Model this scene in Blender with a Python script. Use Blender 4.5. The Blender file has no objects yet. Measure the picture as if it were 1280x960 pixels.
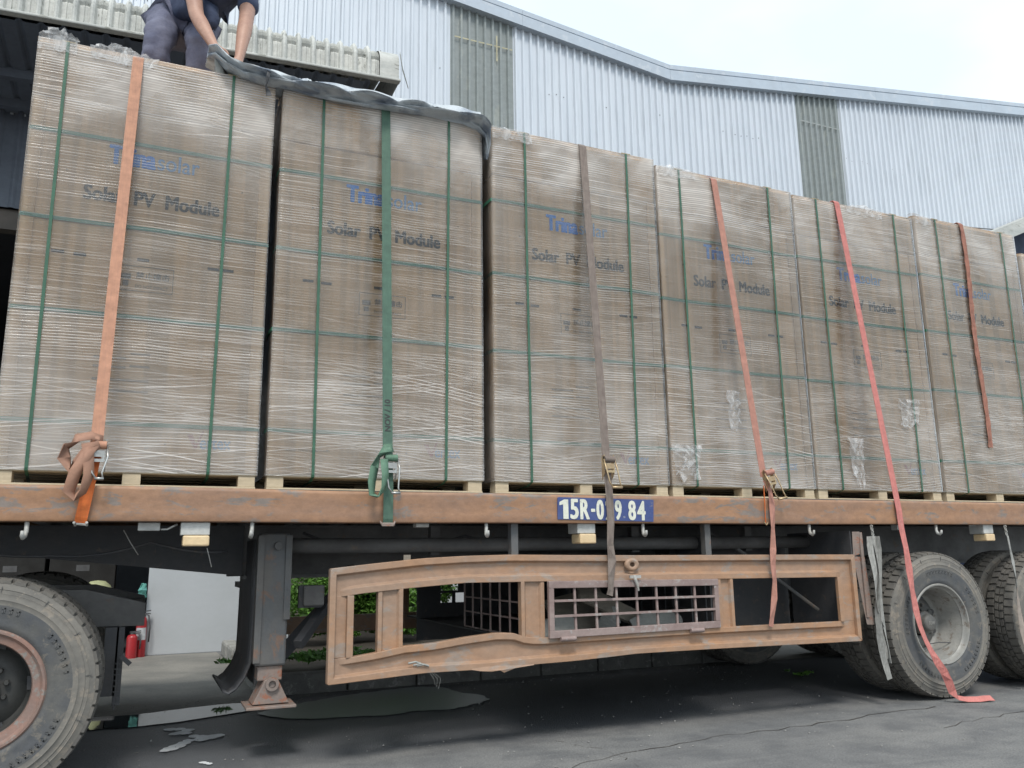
import bpy, bmesh, math, random
from mathutils import Vector, Matrix, noise as mnoise
C = bpy.context.scene.collection
S = bpy.context.scene
R = math.radians
random.seed(7)

# ------------------------------------------------------------------ camera
YAW, PITCH, ROLL = 0.41387782, 0.20286031, -0.01380617
fw = Vector((math.sin(YAW)*math.cos(PITCH), math.cos(YAW)*math.cos(PITCH), math.sin(PITCH)))
rt = Vector((math.cos(YAW), -math.sin(YAW), 0)); up = rt.cross(fw)
RX = math.cos(ROLL)*rt+math.sin(ROLL)*up; UX = -math.sin(ROLL)*rt+math.cos(ROLL)*up
cam = bpy.data.objects.new('camera', bpy.data.cameras.new('camera')); C.objects.link(cam)
cam.matrix_world = Matrix(((RX.x, UX.x, -fw.x, 0.556), (RX.y, UX.y, -fw.y, -4.886), (RX.z, UX.z, -fw.z, 1.0895), (0, 0, 0, 1)))
cam.data.sensor_width = 36; cam.data.lens = 1041.03/1280*36; cam.data.clip_end = 2000; cam.data.clip_start = .05
S.camera = cam

# ------------------------------------------------------------------ sky and sun (bright overcast)
SUN_EL, SUN_AZ = R(54), R(200)          # azimuth clockwise from +Y
w = bpy.data.worlds.new('World'); S.world = w; w.use_nodes = True
nt = w.node_tree; nt.nodes.clear()
o_ = nt.nodes.new('ShaderNodeOutputWorld'); bg = nt.nodes.new('ShaderNodeBackground')
sky = nt.nodes.new('ShaderNodeTexSky'); sky.sky_type = 'NISHITA'; sky.sun_disc = False
sky.sun_elevation = SUN_EL; sky.sun_rotation = SUN_AZ; sky.dust_density = 3; sky.air_density = 1.2
tc = nt.nodes.new('ShaderNodeTexCoord'); mp = nt.nodes.new('ShaderNodeMapping'); mp.inputs['Scale'].default_value = (1, 1, 2.2)
nz = nt.nodes.new('ShaderNodeTexNoise'); nz.inputs['Scale'].default_value = 2.3; nz.inputs['Detail'].default_value = 5; nz.inputs['Roughness'].default_value = .5
cr = nt.nodes.new('ShaderNodeValToRGB')
cr.color_ramp.elements[0].position = .34; cr.color_ramp.elements[0].color = (6.7, 7.9, 9.1, 1)
cr.color_ramp.elements[1].position = .60; cr.color_ramp.elements[1].color = (8.3, 9.35, 9.9, 1)
mx = nt.nodes.new('ShaderNodeMix'); mx.data_type = 'RGBA'; mx.inputs['Factor'].default_value = .88
L = nt.links.new
L(tc.outputs['Generated'], mp.inputs['Vector']); L(mp.outputs[0], nz.inputs['Vector']); L(nz.outputs[0], cr.inputs[0])
L(sky.outputs[0], mx.inputs[6]); L(cr.outputs[0], mx.inputs[7]); L(mx.outputs[2], bg.inputs[0]); L(bg.outputs[0], o_.inputs[0])
bg.inputs[1].default_value = .10
sl = bpy.data.lights.new('sun', 'SUN'); sl.energy = 1.65; sl.angle = R(14); sl.color = (1, .96, .9)
so = bpy.data.objects.new('sun', sl); C.objects.link(so)
sd = Vector((math.sin(SUN_AZ)*math.cos(SUN_EL), math.cos(SUN_AZ)*math.cos(SUN_EL), math.sin(SUN_EL)))
so.rotation_euler = sd.to_track_quat('Z', 'Y').to_euler()
S.view_settings.view_transform = 'Standard'; S.view_settings.look = 'None'; S.view_settings.exposure = 0.58; S.view_settings.gamma = 1
S.view_settings.use_curve_mapping = False
S.cycles.max_bounces = 8; S.cycles.transparent_max_bounces = 12

# ------------------------------------------------------------------ helpers
class MB:
    def __init__(s): s.v = []; s.f = []; s.sm = False
    def add(s, vs, fs):
        n = len(s.v); s.v += [tuple(v) for v in vs]; s.f += [tuple(i+n for i in f) for f in fs]; return s
    def box(s, x0, x1, y0, y1, z0, z1):
        return s.add([(x0,y0,z0),(x1,y0,z0),(x1,y1,z0),(x0,y1,z0),(x0,y0,z1),(x1,y0,z1),(x1,y1,z1),(x0,y1,z1)],
                     [(0,3,2,1),(4,5,6,7),(0,1,5,4),(1,2,6,5),(2,3,7,6),(3,0,4,7)])
    def obox(s, c, ax, ay, az, hx, hy, hz):
        c = Vector(c); ax = Vector(ax).normalized()*hx; ay = Vector(ay).normalized()*hy; az = Vector(az).normalized()*hz
        P = [c+i*ax+j*ay+k*az for k in (-1,1) for (i,j) in ((-1,-1),(1,-1),(1,1),(-1,1))]
        return s.add(P, [(0,3,2,1),(4,5,6,7),(0,1,5,4),(1,2,6,5),(2,3,7,6),(3,0,4,7)])
    def bar(s, a, b, w_, h_, upv=(0,0,1)):
        a = Vector(a); b = Vector(b); d = (b-a).normalized(); u = Vector(upv)
        if abs(d.dot(u)) > .95: u = Vector((0,1,0))
        sx = d.cross(u).normalized(); uz = sx.cross(d)
        return s.obox((a+b)/2, d, sx, uz, (b-a).length/2, w_/2, h_/2)
    def tube(s, pts, r, n=8, cap=True):
        pts = [Vector(p) for p in pts]; rs = r if isinstance(r, (list, tuple)) else [r]*len(pts)
        rings = []; prev = None
        for i, p in enumerate(pts):
            d = (pts[min(i+1, len(pts)-1)]-pts[max(i-1, 0)]).normalized()
            if prev is None:
                prev = d.orthogonal().normalized()
            prev = (prev-d*prev.dot(d)).normalized(); q = d.cross(prev)
            rings.append([p+rs[i]*(math.cos(2*math.pi*k/n)*prev+math.sin(2*math.pi*k/n)*q) for k in range(n)])
        vs = [v for rg in rings for v in rg]
        fs = [(i*n+k, i*n+(k+1)%n, (i+1)*n+(k+1)%n, (i+1)*n+k) for i in range(len(pts)-1) for k in range(n)]
        if cap: fs += [tuple(range(n-1, -1, -1)), tuple((len(pts)-1)*n+k for k in range(n))]
        return s.add(vs, fs)
    def lathe(s, prof, c, axis='y', n=48, a0=0):
        # prof: list of (r, t) where t is along the axis; closed ring only if the caller repeats the first point
        c = Vector(c); m = len(prof); vs = []
        for k in range(n):
            a = a0+2*math.pi*k/n
            for r_, t in prof:
                if axis == 'y': vs.append(c+Vector((r_*math.cos(a), t, r_*math.sin(a))))
                elif axis == 'z': vs.append(c+Vector((r_*math.cos(a), r_*math.sin(a), t)))
                else: vs.append(c+Vector((t, r_*math.cos(a), r_*math.sin(a))))
        fs = [(k*m+i, ((k+1) % n)*m+i, ((k+1) % n)*m+i+1, k*m+i+1) for k in range(n) for i in range(m-1)]
        return s.add(vs, fs)
    def ribbon(s, pts, w_, t, wd):
        # strap of width w_ and thickness t; wd = width direction (one vector or one per point)
        pts = [Vector(p) for p in pts]; n = len(pts); vs = []
        for i, p in enumerate(pts):
            d = (pts[min(i+1, n-1)]-pts[max(i-1, 0)]).normalized()
            wv = Vector(wd[i] if isinstance(wd, list) else wd); wv = (wv-d*wv.dot(d)).normalized(); nn = d.cross(wv)
            ww = w_[i] if isinstance(w_, list) else w_
            for a, b in ((-1,-1),(1,-1),(1,1),(-1,1)): vs.append(p+wv*ww/2*a+nn*t/2*b)
        fs = [(i*4+k, i*4+(k+1)%4, (i+1)*4+(k+1)%4, (i+1)*4+k) for i in range(n-1) for k in range(4)]
        fs += [(3,2,1,0), tuple((n-1)*4+k for k in range(4))]
        return s.add(vs, fs)
    def loft(s, secs, closed=True):
        m = len(secs[0]); vs = [v for q in secs for v in q]
        K = m if closed else m-1
        fs = [(i*m+k, i*m+(k+1)%m, (i+1)*m+(k+1)%m, (i+1)*m+k) for i in range(len(secs)-1) for k in range(K)]
        if closed: fs += [tuple(range(m-1,-1,-1)), tuple((len(secs)-1)*m+k for k in range(m))]
        return s.add(vs, fs)
    def build(s, name, mat, parent=None, smooth=False, bevel=0, segs=2, auto=None):
        me = bpy.data.meshes.new(name); me.from_pydata(s.v, [], s.f)
        bm = bmesh.new(); bm.from_mesh(me); bmesh.ops.recalc_face_normals(bm, faces=bm.faces); bm.to_mesh(me); bm.free()
        for m in (mat if isinstance(mat, (list, tuple)) else [mat]): me.materials.append(m)
        if smooth: me.polygons.foreach_set('use_smooth', [True]*len(me.polygons))
        if smooth and auto:
            me.set_sharp_from_angle(angle=R(auto))
        o = bpy.data.objects.new(name, me); C.objects.link(o)
        if parent is not None: o.parent = parent
        if bevel:
            b = o.modifiers.new('bevel', 'BEVEL'); b.width = bevel; b.segments = segs; b.limit_method = 'ANGLE'; b.angle_limit = R(40)
        return o
def tag(o, label=None, cat=None, group=None, kind=None):
    if label: o['label'] = label
    if cat: o['category'] = cat
    if group: o['group'] = group
    if kind: o['kind'] = kind
    return o
def empty(name, loc=(0,0,0), rz=0, label=None, cat=None, group=None):
    o = bpy.data.objects.new(name, None); o.location = loc; o.rotation_euler = (0,0,rz); o.empty_display_size = .1
    C.objects.link(o); return tag(o, label, cat, group)
def copy_tree(o, parent=None):
    c = o.copy(); C.objects.link(c); c.parent = parent
    for ch in list(o.children): copy_tree(ch, c)
    return c
def lerp_tab(tab, x):
    if x <= tab[0][0]: return tab[0][1]
    for (a, b), (c, d) in zip(tab, tab[1:]):
        if x <= c:
            t = (x-a)/(c-a); return b+(d-b)*t
    return tab[-1][1]

# ------------------------------------------------------------------ materials
def nodes(name):
    m = bpy.data.materials.new(name); m.use_nodes = True; n = m.node_tree
    return m, n, n.nodes['Principled BSDF'], n.nodes['Material Output']
def mathn(n, op, a, b=None, c=None, clamp=False):
    q = n.nodes.new('ShaderNodeMath'); q.operation = op; q.use_clamp = clamp
    for i, v in enumerate((a, b, c)):
        if v is None: continue
        if isinstance(v, (int, float)): q.inputs[i].default_value = v
        else: n.links.new(v, q.inputs[i])
    return q.outputs[0]
def coords(n, scale=(1,1,1), rot=(0,0,0), rnd=0, kind='Object'):
    t = n.nodes.new('ShaderNodeTexCoord'); mp = n.nodes.new('ShaderNodeMapping')
    mp.inputs['Scale'].default_value = scale; mp.inputs['Rotation'].default_value = rot
    src = t.outputs[kind]
    if rnd:
        oi = n.nodes.new('ShaderNodeObjectInfo'); ad = n.nodes.new('ShaderNodeVectorMath'); ad.operation = 'ADD'
        ml = mathn(n, 'MULTIPLY', oi.outputs['Random'], rnd); n.links.new(src, ad.inputs[0]); n.links.new(ml, ad.inputs[1]); src = ad.outputs[0]
    n.links.new(src, mp.inputs[0]); return mp.outputs[0]
def noise(n, vec, scale, detail=4, rough=.55, dist=0):
    q = n.nodes.new('ShaderNodeTexNoise'); q.inputs['Scale'].default_value = scale; q.inputs['Detail'].default_value = detail
    q.inputs['Roughness'].default_value = rough; q.inputs['Distortion'].default_value = dist
    n.links.new(vec, q.inputs['Vector']); return q.outputs[0]
def ramp(n, fac, stops):
    q = n.nodes.new('ShaderNodeValToRGB'); e = q.color_ramp.elements
    while len(e) < len(stops): e.new(.5)
    for i, (p, c) in enumerate(stops):
        e[i].position = p; e[i].color = (c, c, c, 1) if isinstance(c, (int, float)) else (*c, 1)
    n.links.new(fac, q.inputs[0]); return q.outputs[0]
def mixc(n, fac, a, b, mode='MIX'):
    q = n.nodes.new('ShaderNodeMix'); q.data_type = 'RGBA'; q.blend_type = mode
    if isinstance(fac, (int, float)): q.inputs[0].default_value = fac
    else: n.links.new(fac, q.inputs[0])
    for i, v in ((6, a), (7, b)):
        if isinstance(v, tuple): q.inputs[i].default_value = (*v, 1)
        else: n.links.new(v, q.inputs[i])
    return q.outputs[2]
def bump(n, b, h, dist=.01, strength=.5):
    q = n.nodes.new('ShaderNodeBump'); q.inputs['Distance'].default_value = dist; q.inputs['Strength'].default_value = strength
    n.links.new(h, q.inputs['Height']); n.links.new(q.outputs[0], b.inputs['Normal'])
def mat(name, c1, c2=None, c3=None, rough=.6, metal=0, scale=6, stretch=(1,1,1), t3=.62, bmp=.0012, rnd=0, fine=60, var=.14):
    """weathered two/three tone surface"""
    m, n, b, o = nodes(name)
    v = coords(n, stretch, rnd=rnd)
    a = noise(n, v, scale, 6, .6)
    c2 = c2 or tuple(x*.75 for x in c1)
    col = mixc(n, ramp(n, a, [(.38, 0.), (.62, 1.)]), c1, c2)
    if c3:
        a3 = noise(n, v, scale*2.7, 8, .7, .4)
        col = mixc(n, ramp(n, a3, [(t3-.04, 0.), (t3+.03, 1.)]), col, c3)
    g1 = noise(n, coords(n, (1,1,1.6), rnd=rnd), scale*5, 8, .7)
    col = mixc(n, 1., col, ramp(n, g1, [(.30, 1-var), (.70, 1+var*.6)]), 'MULTIPLY')
    n.links.new(col, b.inputs['Base Color'])
    f = noise(n, coords(n, (1,1,1), rnd=rnd), fine, 4, .6)
    n.links.new(mathn(n, 'MULTIPLY_ADD', a, .3, rough-.15), b.inputs['Roughness']); b.inputs['Metallic'].default_value = metal
    if bmp: bump(n, b, mathn(n, 'ADD', f, a), bmp, .6)
    return m

M = {}
M['beam'] = mat('faded_orange_paint', (.345,.185,.10), (.285,.165,.105), (.215,.175,.15), rough=.55, scale=3.4, stretch=(.6,1,1.8), t3=.585, bmp=.0012, var=.22)
M['guard'] = mat('orange_brown_paint', (.375,.215,.125), (.325,.215,.15), (.31,.245,.20), rough=.5, scale=3.0, stretch=(.7,1,1.5), t3=.58, bmp=.0012, var=.18)
M['cage'] = mat('dull_purple_brown_paint', (.24,.17,.155), (.30,.23,.21), (.33,.30,.28), rough=.6, scale=6, t3=.6)
M['black'] = mat('dirty_black_steel', (.06,.062,.068), (.08,.077,.078), (.12,.10,.088), rough=.6, scale=4, t3=.63)
M['web'] = mat('chassis_grey_paint', (.17,.165,.16), (.12,.115,.112), (.17,.135,.11), rough=.6, scale=4, t3=.64)
M['leg'] = mat('leg_steel', (.10,.105,.11), (.13,.12,.11), (.18,.115,.085), rough=.55, scale=5, stretch=(1,1,.6), t3=.61)
M['legfoot'] = mat('rusty_foot_steel', (.27,.20,.165), (.22,.18,.16), (.30,.13,.08), rough=.6, scale=9, t3=.58)
M['rubber'] = mat('tyre_rubber', (.075,.078,.084), (.11,.107,.10), (.155,.14,.12), rough=.75, scale=5, t3=.6, bmp=.002)
M['dusty'] = mat('dusty_tyre_rubber', (.19,.175,.152), (.145,.137,.124), (.235,.205,.17), rough=.85, scale=6, t3=.58)
M['tread'] = mat('tread_rubber', (.15,.138,.12), (.105,.098,.09), (.19,.17,.145), rough=.85, scale=8)
M['rimgrey'] = mat('grey_wheel_paint', (.30,.29,.265), (.24,.235,.22), (.18,.15,.125), rough=.5, scale=7, t3=.6)
M['rimdark'] = mat('dirty_wheel_disc', (.14,.135,.125), (.10,.10,.095), (.18,.14,.11), rough=.6, scale=7)
M['rimrust'] = mat('red_brown_wheel_paint', (.27,.16,.125), (.22,.15,.125), (.24,.22,.20), rough=.5, scale=8, t3=.6)
M['hubdark'] = mat('greasy_hub', (.04,.042,.04), (.055,.053,.05), rough=.6, scale=8)
M['wood'] = mat('raw_pine', (.58,.47,.32), (.50,.40,.27), (.42,.32,.20), rough=.7, scale=5, stretch=(.5,1,14), t3=.63, bmp=.001, rnd=5)
M['band'] = mat('green_pet_band', (.045,.125,.075), (.035,.10,.06), rough=.3, scale=9, bmp=.0005)
M['bandh'] = mat('green_pet_band_film_covered', (.05,.20,.11), (.09,.25,.17), rough=.35, scale=14, stretch=(1,1,1), bmp=.0005)
M['clip'] = mat('band_corner_pad', (.42,.33,.2), rough=.6)
M['orange'] = mat('orange_webbing', (.50,.25,.155), (.44,.225,.15), rough=.75, scale=3, stretch=(42,42,1.6), var=.24, fine=400, bmp=.001)
M['orange2'] = mat('bright_orange_webbing', (.72,.17,.03), (.62,.14,.03), rough=.7, scale=3, stretch=(42,42,1.6), var=.24, fine=400, bmp=.001)
M['green'] = mat('green_webbing', (.06,.12,.085), (.075,.14,.10), rough=.7, scale=3, stretch=(42,42,1.6), var=.24, fine=400, bmp=.001)
M['green2'] = mat('pale_green_webbing', (.12,.22,.145), (.09,.175,.12), rough=.7, scale=3, stretch=(42,42,1.6), var=.24, fine=400, bmp=.001)
M['brown'] = mat('brown_grey_webbing', (.17,.13,.11), (.22,.18,.155), rough=.8, scale=3, stretch=(42,42,1.6), var=.24, fine=400, bmp=.001)
M['salmon'] = mat('orange_pink_webbing', (.44,.205,.15), (.37,.18,.14), (.36,.22,.18), rough=.8, scale=3, stretch=(42,42,1.6), var=.24, fine=400, bmp=.001)
M['red'] = mat('red_pink_webbing', (.56,.19,.165), (.46,.165,.145), (.56,.30,.26), rough=.8, scale=3, stretch=(42,42,1.6), var=.24, fine=400, bmp=.001)
M['rustw'] = mat('rust_brown_webbing', (.36,.15,.10), (.25,.11,.08), (.45,.27,.2), rough=.8, scale=3, stretch=(42,42,1.6), var=.24, fine=400, bmp=.001)
M['greyw'] = mat('grey_webbing', (.36,.355,.33), (.25,.245,.23), rough=.8, scale=3, stretch=(42,42,1.6), var=.24, fine=400, bmp=.001)
M['beigew'] = mat('beige_webbing', (.36,.29,.24), (.28,.24,.21), rough=.8, scale=3, stretch=(42,42,1.6), var=.24, fine=400, bmp=.001)
M['steel'] = mat('zinc_steel', (.5,.5,.48), (.38,.37,.35), rough=.35, metal=.85, scale=14)
M['brass'] = mat('yellow_zinc', (.55,.42,.25), (.42,.30,.18), rough=.4, metal=.6, scale=14)
M['hook'] = mat('galvanised_hook', (.42,.42,.40), (.33,.31,.28), rough=.5, scale=10)
M['lens'] = mat('sun_bleached_lens', (.72,.56,.34), (.66,.48,.28), rough=.3, scale=10, bmp=0)
M['lampbody'] = mat('grey_white_plastic', (.5,.5,.48), (.4,.4,.38), rough=.5, scale=10)
M['blue'] = mat('worn_blue_paint', (.045,.07,.21), (.06,.085,.22), (.22,.20,.22), rough=.5, scale=9, t3=.66)
M['cream'] = mat('worn_cream_paint', (.70,.70,.60), (.62,.62,.53), (.40,.36,.34), rough=.5, scale=12, t3=.66)
M['inkblue'] = mat('blue_ink', (.03,.22,.68), (.04,.25,.70), rough=.6, bmp=0)
M['inkpale'] = mat('pale_blue_ink', (.13,.30,.56), (.17,.33,.57), rough=.6, bmp=0)
M['inkblack'] = mat('black_ink', (.03,.03,.032), (.05,.048,.045), rough=.7, bmp=0)
M['inkgrey'] = mat('grey_ink', (.17,.15,.13), (.22,.19,.16), rough=.7, bmp=0)
M['inkred'] = mat('red_ink', (.42,.16,.15), rough=.7, bmp=0)
M['plaster'] = mat('white_wall_paint', (.44,.46,.48), (.42,.44,.455), (.35,.345,.335), rough=.8, scale=2.5, t3=.74, bmp=.001, var=.03)
M['trim'] = mat('grey_blue_flashing', (.43,.49,.56), (.40,.45,.51), (.48,.52,.57), rough=.5, scale=2, t3=.6, bmp=.001, var=.05)
M['skylight'] = mat('grp_skylight', (.255,.28,.28), (.23,.255,.25), (.30,.32,.30), rough=.5, scale=1.5, stretch=(2,1,.4), t3=.6, bmp=.001)
M['yellow'] = mat('yellowed_resin', (.50,.46,.30), rough=.6)
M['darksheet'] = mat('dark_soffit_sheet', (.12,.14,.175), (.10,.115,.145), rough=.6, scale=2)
M['darkwall'] = mat('interior_dark_wall', (.032,.034,.04), (.026,.028,.032), rough=.8, scale=1)
M['brownsheet'] = mat('brown_door_sheet', (.12,.10,.085), (.09,.08,.07), rough=.7, scale=1.5)
M['fiberc'] = mat('weathered_cream_sheet', (.58,.58,.545), (.47,.475,.45), (.22,.225,.20), rough=.75, scale=3.6, stretch=(2.2,1,.7), t3=.63, bmp=.002, var=.2)
M['gutter'] = mat('weathered_gutter', (.50,.50,.47), (.40,.41,.39), (.25,.25,.22), rough=.7, scale=4, stretch=(.5,1,2), t3=.6)
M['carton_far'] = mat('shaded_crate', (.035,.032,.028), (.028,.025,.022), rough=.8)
M['extred'] = mat('extinguisher_red', (.36,.02,.025), (.30,.02,.025), rough=.4, bmp=0)
M['extlabel'] = mat('extinguisher_label', (.55,.56,.58), rough=.5)
M['teal'] = mat('teal_cloth', (.12,.36,.31), (.10,.28,.26), rough=.9, scale=20)
M['hivis'] = mat('pale_yellow_shell', (.50,.52,.30), rough=.5)
M['shirt'] = mat('navy_cotton', (.045,.062,.115), (.038,.05,.095), rough=.9, scale=9, bmp=.004)
M['trouser'] = mat('grey_blue_trousers', (.145,.148,.205), (.105,.11,.165), rough=.9, scale=7, bmp=.006)
M['skin'] = mat('skin', (.42,.24,.17), (.36,.20,.145), rough=.5, scale=12, bmp=.001)
M['hair'] = mat('black_hair', (.02,.017,.015), rough=.6)
M['kerb'] = mat('stained_kerb_concrete', (.17,.165,.155), (.12,.12,.115), (.24,.235,.225), rough=.85, scale=4, t3=.6, bmp=.006)
M['kerbpale'] = mat('pale_kerb_concrete', (.34,.335,.31), (.26,.255,.235), (.18,.17,.15), rough=.85, scale=5, t3=.6, bmp=.008)
M['soil'] = mat('soil', (.05,.04,.03), rough=.95)
M['scrap'] = mat('dusty_timber', (.26,.225,.18), (.19,.17,.14), rough=.8, scale=5, stretch=(.5,1,5))
M['scrapw'] = mat('pale_offcut', (.30,.30,.275), (.24,.24,.225), rough=.6, scale=7)
M['stain'] = mat('white_lime_spill', (.80,.82,.83), (.70,.72,.73), rough=.6, scale=14)
M['clear'] = mat('loose_film', (.62,.62,.63), rough=.25)

def leafmat(name, c):
    m, n, b, o = nodes(name)
    g = n.nodes.new('ShaderNodeNewGeometry')
    col = ramp(n, g.outputs['Random Per Island'], [(0, tuple(x*.55 for x in c)), (.6, c), (1, tuple(min(1, x*1.7) for x in c))])
    n.links.new(col, b.inputs['Base Color']); b.inputs['Roughness'].default_value = .5
    b.inputs['Subsurface Weight'].default_value = 0
    tr = n.nodes.new('ShaderNodeBsdfTranslucent'); n.links.new(col, tr.inputs[0])
    ms = n.nodes.new('ShaderNodeMixShader'); ms.inputs[0].default_value = .35
    n.links.new(b.outputs[0], ms.inputs[1]); n.links.new(tr.outputs[0], ms.inputs[2]); n.links.new(ms.outputs[0], o.inputs[0])
    return m
M['leaf'] = leafmat('shrub_leaves', (.13,.27,.05))
M['leaf2'] = leafmat('hedge_leaves', (.09,.20,.04))

def carton_mat():
    m, n, b, o = nodes('brown_carton')
    v = coords(n, (1,1,1), rnd=9)
    a = noise(n, v, 1.6, 5, .6)
    col = mixc(n, ramp(n, a, [(.35, 0.), (.65, 1.)]), (.69,.475,.275), (.62,.425,.25))
    # faint upright strips of the board behind
    vs = coords(n, (14,14,.35), rnd=9)
    st = noise(n, vs, 1.0, 2, .5)
    col = mixc(n, ramp(n, st, [(.42, .0), (.58, .50)]), col, (.35,.25,.165))
    n.links.new(col, b.inputs['Base Color']); b.inputs['Roughness'].default_value = .75
    bump(n, b, noise(n, coords(n, (1,1,.6)), 30, 3), .002, .3)
    return m
M['carton'] = carton_mat()

def film_mat():
    """clear stretch film: fine wrinkle lines, milky patches where layers overlap, glossy reflections"""
    m, n, b, o = nodes('stretch_film')
    t = n.nodes.new('ShaderNodeTexCoord'); oi = n.nodes.new('ShaderNodeObjectInfo')
    sp = n.nodes.new('ShaderNodeSeparateXYZ'); n.links.new(t.outputs['Object'], sp.inputs[0])
    rnd = mathn(n, 'MULTIPLY', oi.outputs['Random'], 37.)
    xy = mathn(n, 'ADD', sp.outputs['X'], sp.outputs['Y']); z = sp.outputs['Z']
    def vec(a, bb, c):
        q = n.nodes.new('ShaderNodeCombineXYZ')
        for i, s_ in enumerate((a, bb, c)):
            if isinstance(s_, (int, float)): q.inputs[i].default_value = s_
            else: n.links.new(s_, q.inputs[i])
        return q.outputs[0]
    M_ = lambda a, b_: mathn(n, 'MULTIPLY', a, b_)
    A_ = lambda a, b_: mathn(n, 'ADD', a, b_)
    wp = noise(n, vec(xy, z, rnd), .9, 2, .5)
    wp2 = noise(n, vec(M_(xy, 1.6), M_(z, 7), rnd), 1.0, 3, .6)
    zw = mathn(n, 'MULTIPLY_ADD', wp, .08, z); zw = mathn(n, 'MULTIPLY_ADD', wp2, .010, zw)
    def hair(slope, pitch, seed, lo, hi, fx=.8):
        zz = mathn(n, 'MULTIPLY_ADD', xy, slope, zw)
        sn = mathn(n, 'SINE', M_(zz, 6.2832/pitch))
        k = noise(n, vec(M_(xy, fx), M_(zz, .55/pitch), A_(rnd, seed)), 1.0, 3, .6)
        return ramp(n, mathn(n, 'MULTIPLY_ADD', k, .75, M_(sn, .25)), [(lo*.5, 0.), (hi*.5, 1.)])
    def patch(seed, sc, lo, hi, skew=0., v0=0., v1=1.):
        zz = mathn(n, 'MULTIPLY_ADD', xy, skew, z)
        return ramp(n, noise(n, vec(M_(xy, .7), M_(zz, 1.3), A_(rnd, seed)), sc, 3, .5), [(lo, v0), (hi, v1)])
    low = ramp(n, mathn(n, 'MULTIPLY_ADD', noise(n, vec(xy, z, rnd), 1.6, 2), .36, M_(z, .4)), [(.32, 1.), (.60, .08)])
    l1 = M_(hair(.0, .0165, 0., 1.08, 1.26), patch(5., 1.6, .40, .58, .2, .25, 1.))
    l2 = M_(hair(.035, .0150, 11., 1.14, 1.30, .6), patch(9., 1.4, .44, .60, -.2, .1, .8))
    l3 = M_(hair(-.12, .021, 23., 1.23, 1.33, .35), A_(M_(low, .7), patch(27., 1.1, .56, .66, -.5, 0., .7)))
    l4 = M_(hair(.15, .022, 31., 1.24, 1.34, .35), A_(M_(low, .7), patch(29., 1.1, .58, .66, .5, 0., .7)))
    lines = mathn(n, 'MAXIMUM', mathn(n, 'MAXIMUM', l1, l2), mathn(n, 'MAXIMUM', l3, l4))
    geo = n.nodes.new('ShaderNodeNewGeometry'); gs = n.nodes.new('ShaderNodeSeparateXYZ'); n.links.new(geo.outputs['True Normal'], gs.inputs[0])
    side = ramp(n, mathn(n, 'ABSOLUTE', gs.outputs['X']), [(.3, 1.), (.8, 0.)])
    lines = M_(lines, side)
    topz = ramp(n, M_(z, 1/2.4), [(.0, .16), (.22, .14), (.42, .07), (.62, .04), (.80, .10), (.87, .22), (1., .30)])
    pt = A_(patch(3., 1.3, .40, .66, .8, .35, 1.5), patch(41., 3.5, .50, .70, -.6, 0., .7))
    clean = ramp(n, M_(z, 1/2.4), [(.36, .86), (.46, .62), (.78, .62), (.84, 1.)])
    lines = M_(lines, clean)
    al = A_(M_(lines, .46), M_(topz, pt))
    al = mathn(n, 'MINIMUM', al, .80)
    b.inputs['Base Color'].default_value = (.80, .745, .69, 1)
    b.inputs['Roughness'].default_value = .4
    tr = n.nodes.new('ShaderNodeBsdfTransparent'); gl = n.nodes.new('ShaderNodeBsdfGlossy'); gl.inputs['Roughness'].default_value = .17
    fr = n.nodes.new('ShaderNodeFresnel'); fr.inputs['IOR'].default_value = 1.62
    ms = n.nodes.new('ShaderNodeMixShader'); n.links.new(M_(fr.outputs[0], 1.1), ms.inputs[0]); n.links.new(tr.outputs[0], ms.inputs[1]); n.links.new(gl.outputs[0], ms.inputs[2])
    m2 = n.nodes.new('ShaderNodeMixShader'); n.links.new(al, m2.inputs[0]); n.links.new(ms.outputs[0], m2.inputs[1]); n.links.new(b.outputs[0], m2.inputs[2])
    n.links.new(m2.outputs[0], o.inputs[0])
    hgt = A_(M_(lines, .4), noise(n, vec(M_(xy, 2.), M_(zw, 24), rnd), 1., 4, .6))
    q = n.nodes.new('ShaderNodeBump'); q.inputs['Distance'].default_value = .003; q.inputs['Strength'].default_value = .5
    n.links.new(hgt, q.inputs['Height'])
    for nd in (b, gl, fr): n.links.new(q.outputs[0], nd.inputs['Normal'])
    return m
M['film'] = film_mat()
def bag_mat():
    m, n, b, o = nodes('crumpled_clear_film')
    a = noise(n, coords(n, (1,1,1)), 13, 5, .6, 1.0)
    n.links.new(ramp(n, a, [(.40, .12), (.66, .50)]), b.inputs['Alpha'])
    b.inputs['Base Color'].default_value = (.74,.74,.74,1); b.inputs['Roughness'].default_value = .3
    bump(n, b, a, .004, .6); return m
M['bag'] = bag_mat()
def tarp_mat():
    m, n, b, o = nodes('silver_grey_tarpaulin')
    v = coords(n, (1,1,1)); a = noise(n, v, 5, 4, .6, .5)
    col = mixc(n, ramp(n, a, [(.36, 0.), (.54, 1.)]), (.16,.19,.24), (.46,.49,.51))
    n.links.new(col, b.inputs['Base Color']); b.inputs['Roughness'].default_value = .32
    bump(n, b, noise(n, v, 14, 4, .6, .8), .015, .8); return m
M['tarp'] = tarp_mat()
M['tarp2'] = mat('lit_tarpaulin_top', (.52,.54,.55), (.30,.34,.39), (.62,.63,.62), rough=.35, scale=6, bmp=.003)  # lit top of the tarpaulin put into a paler colour than the roll
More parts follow.
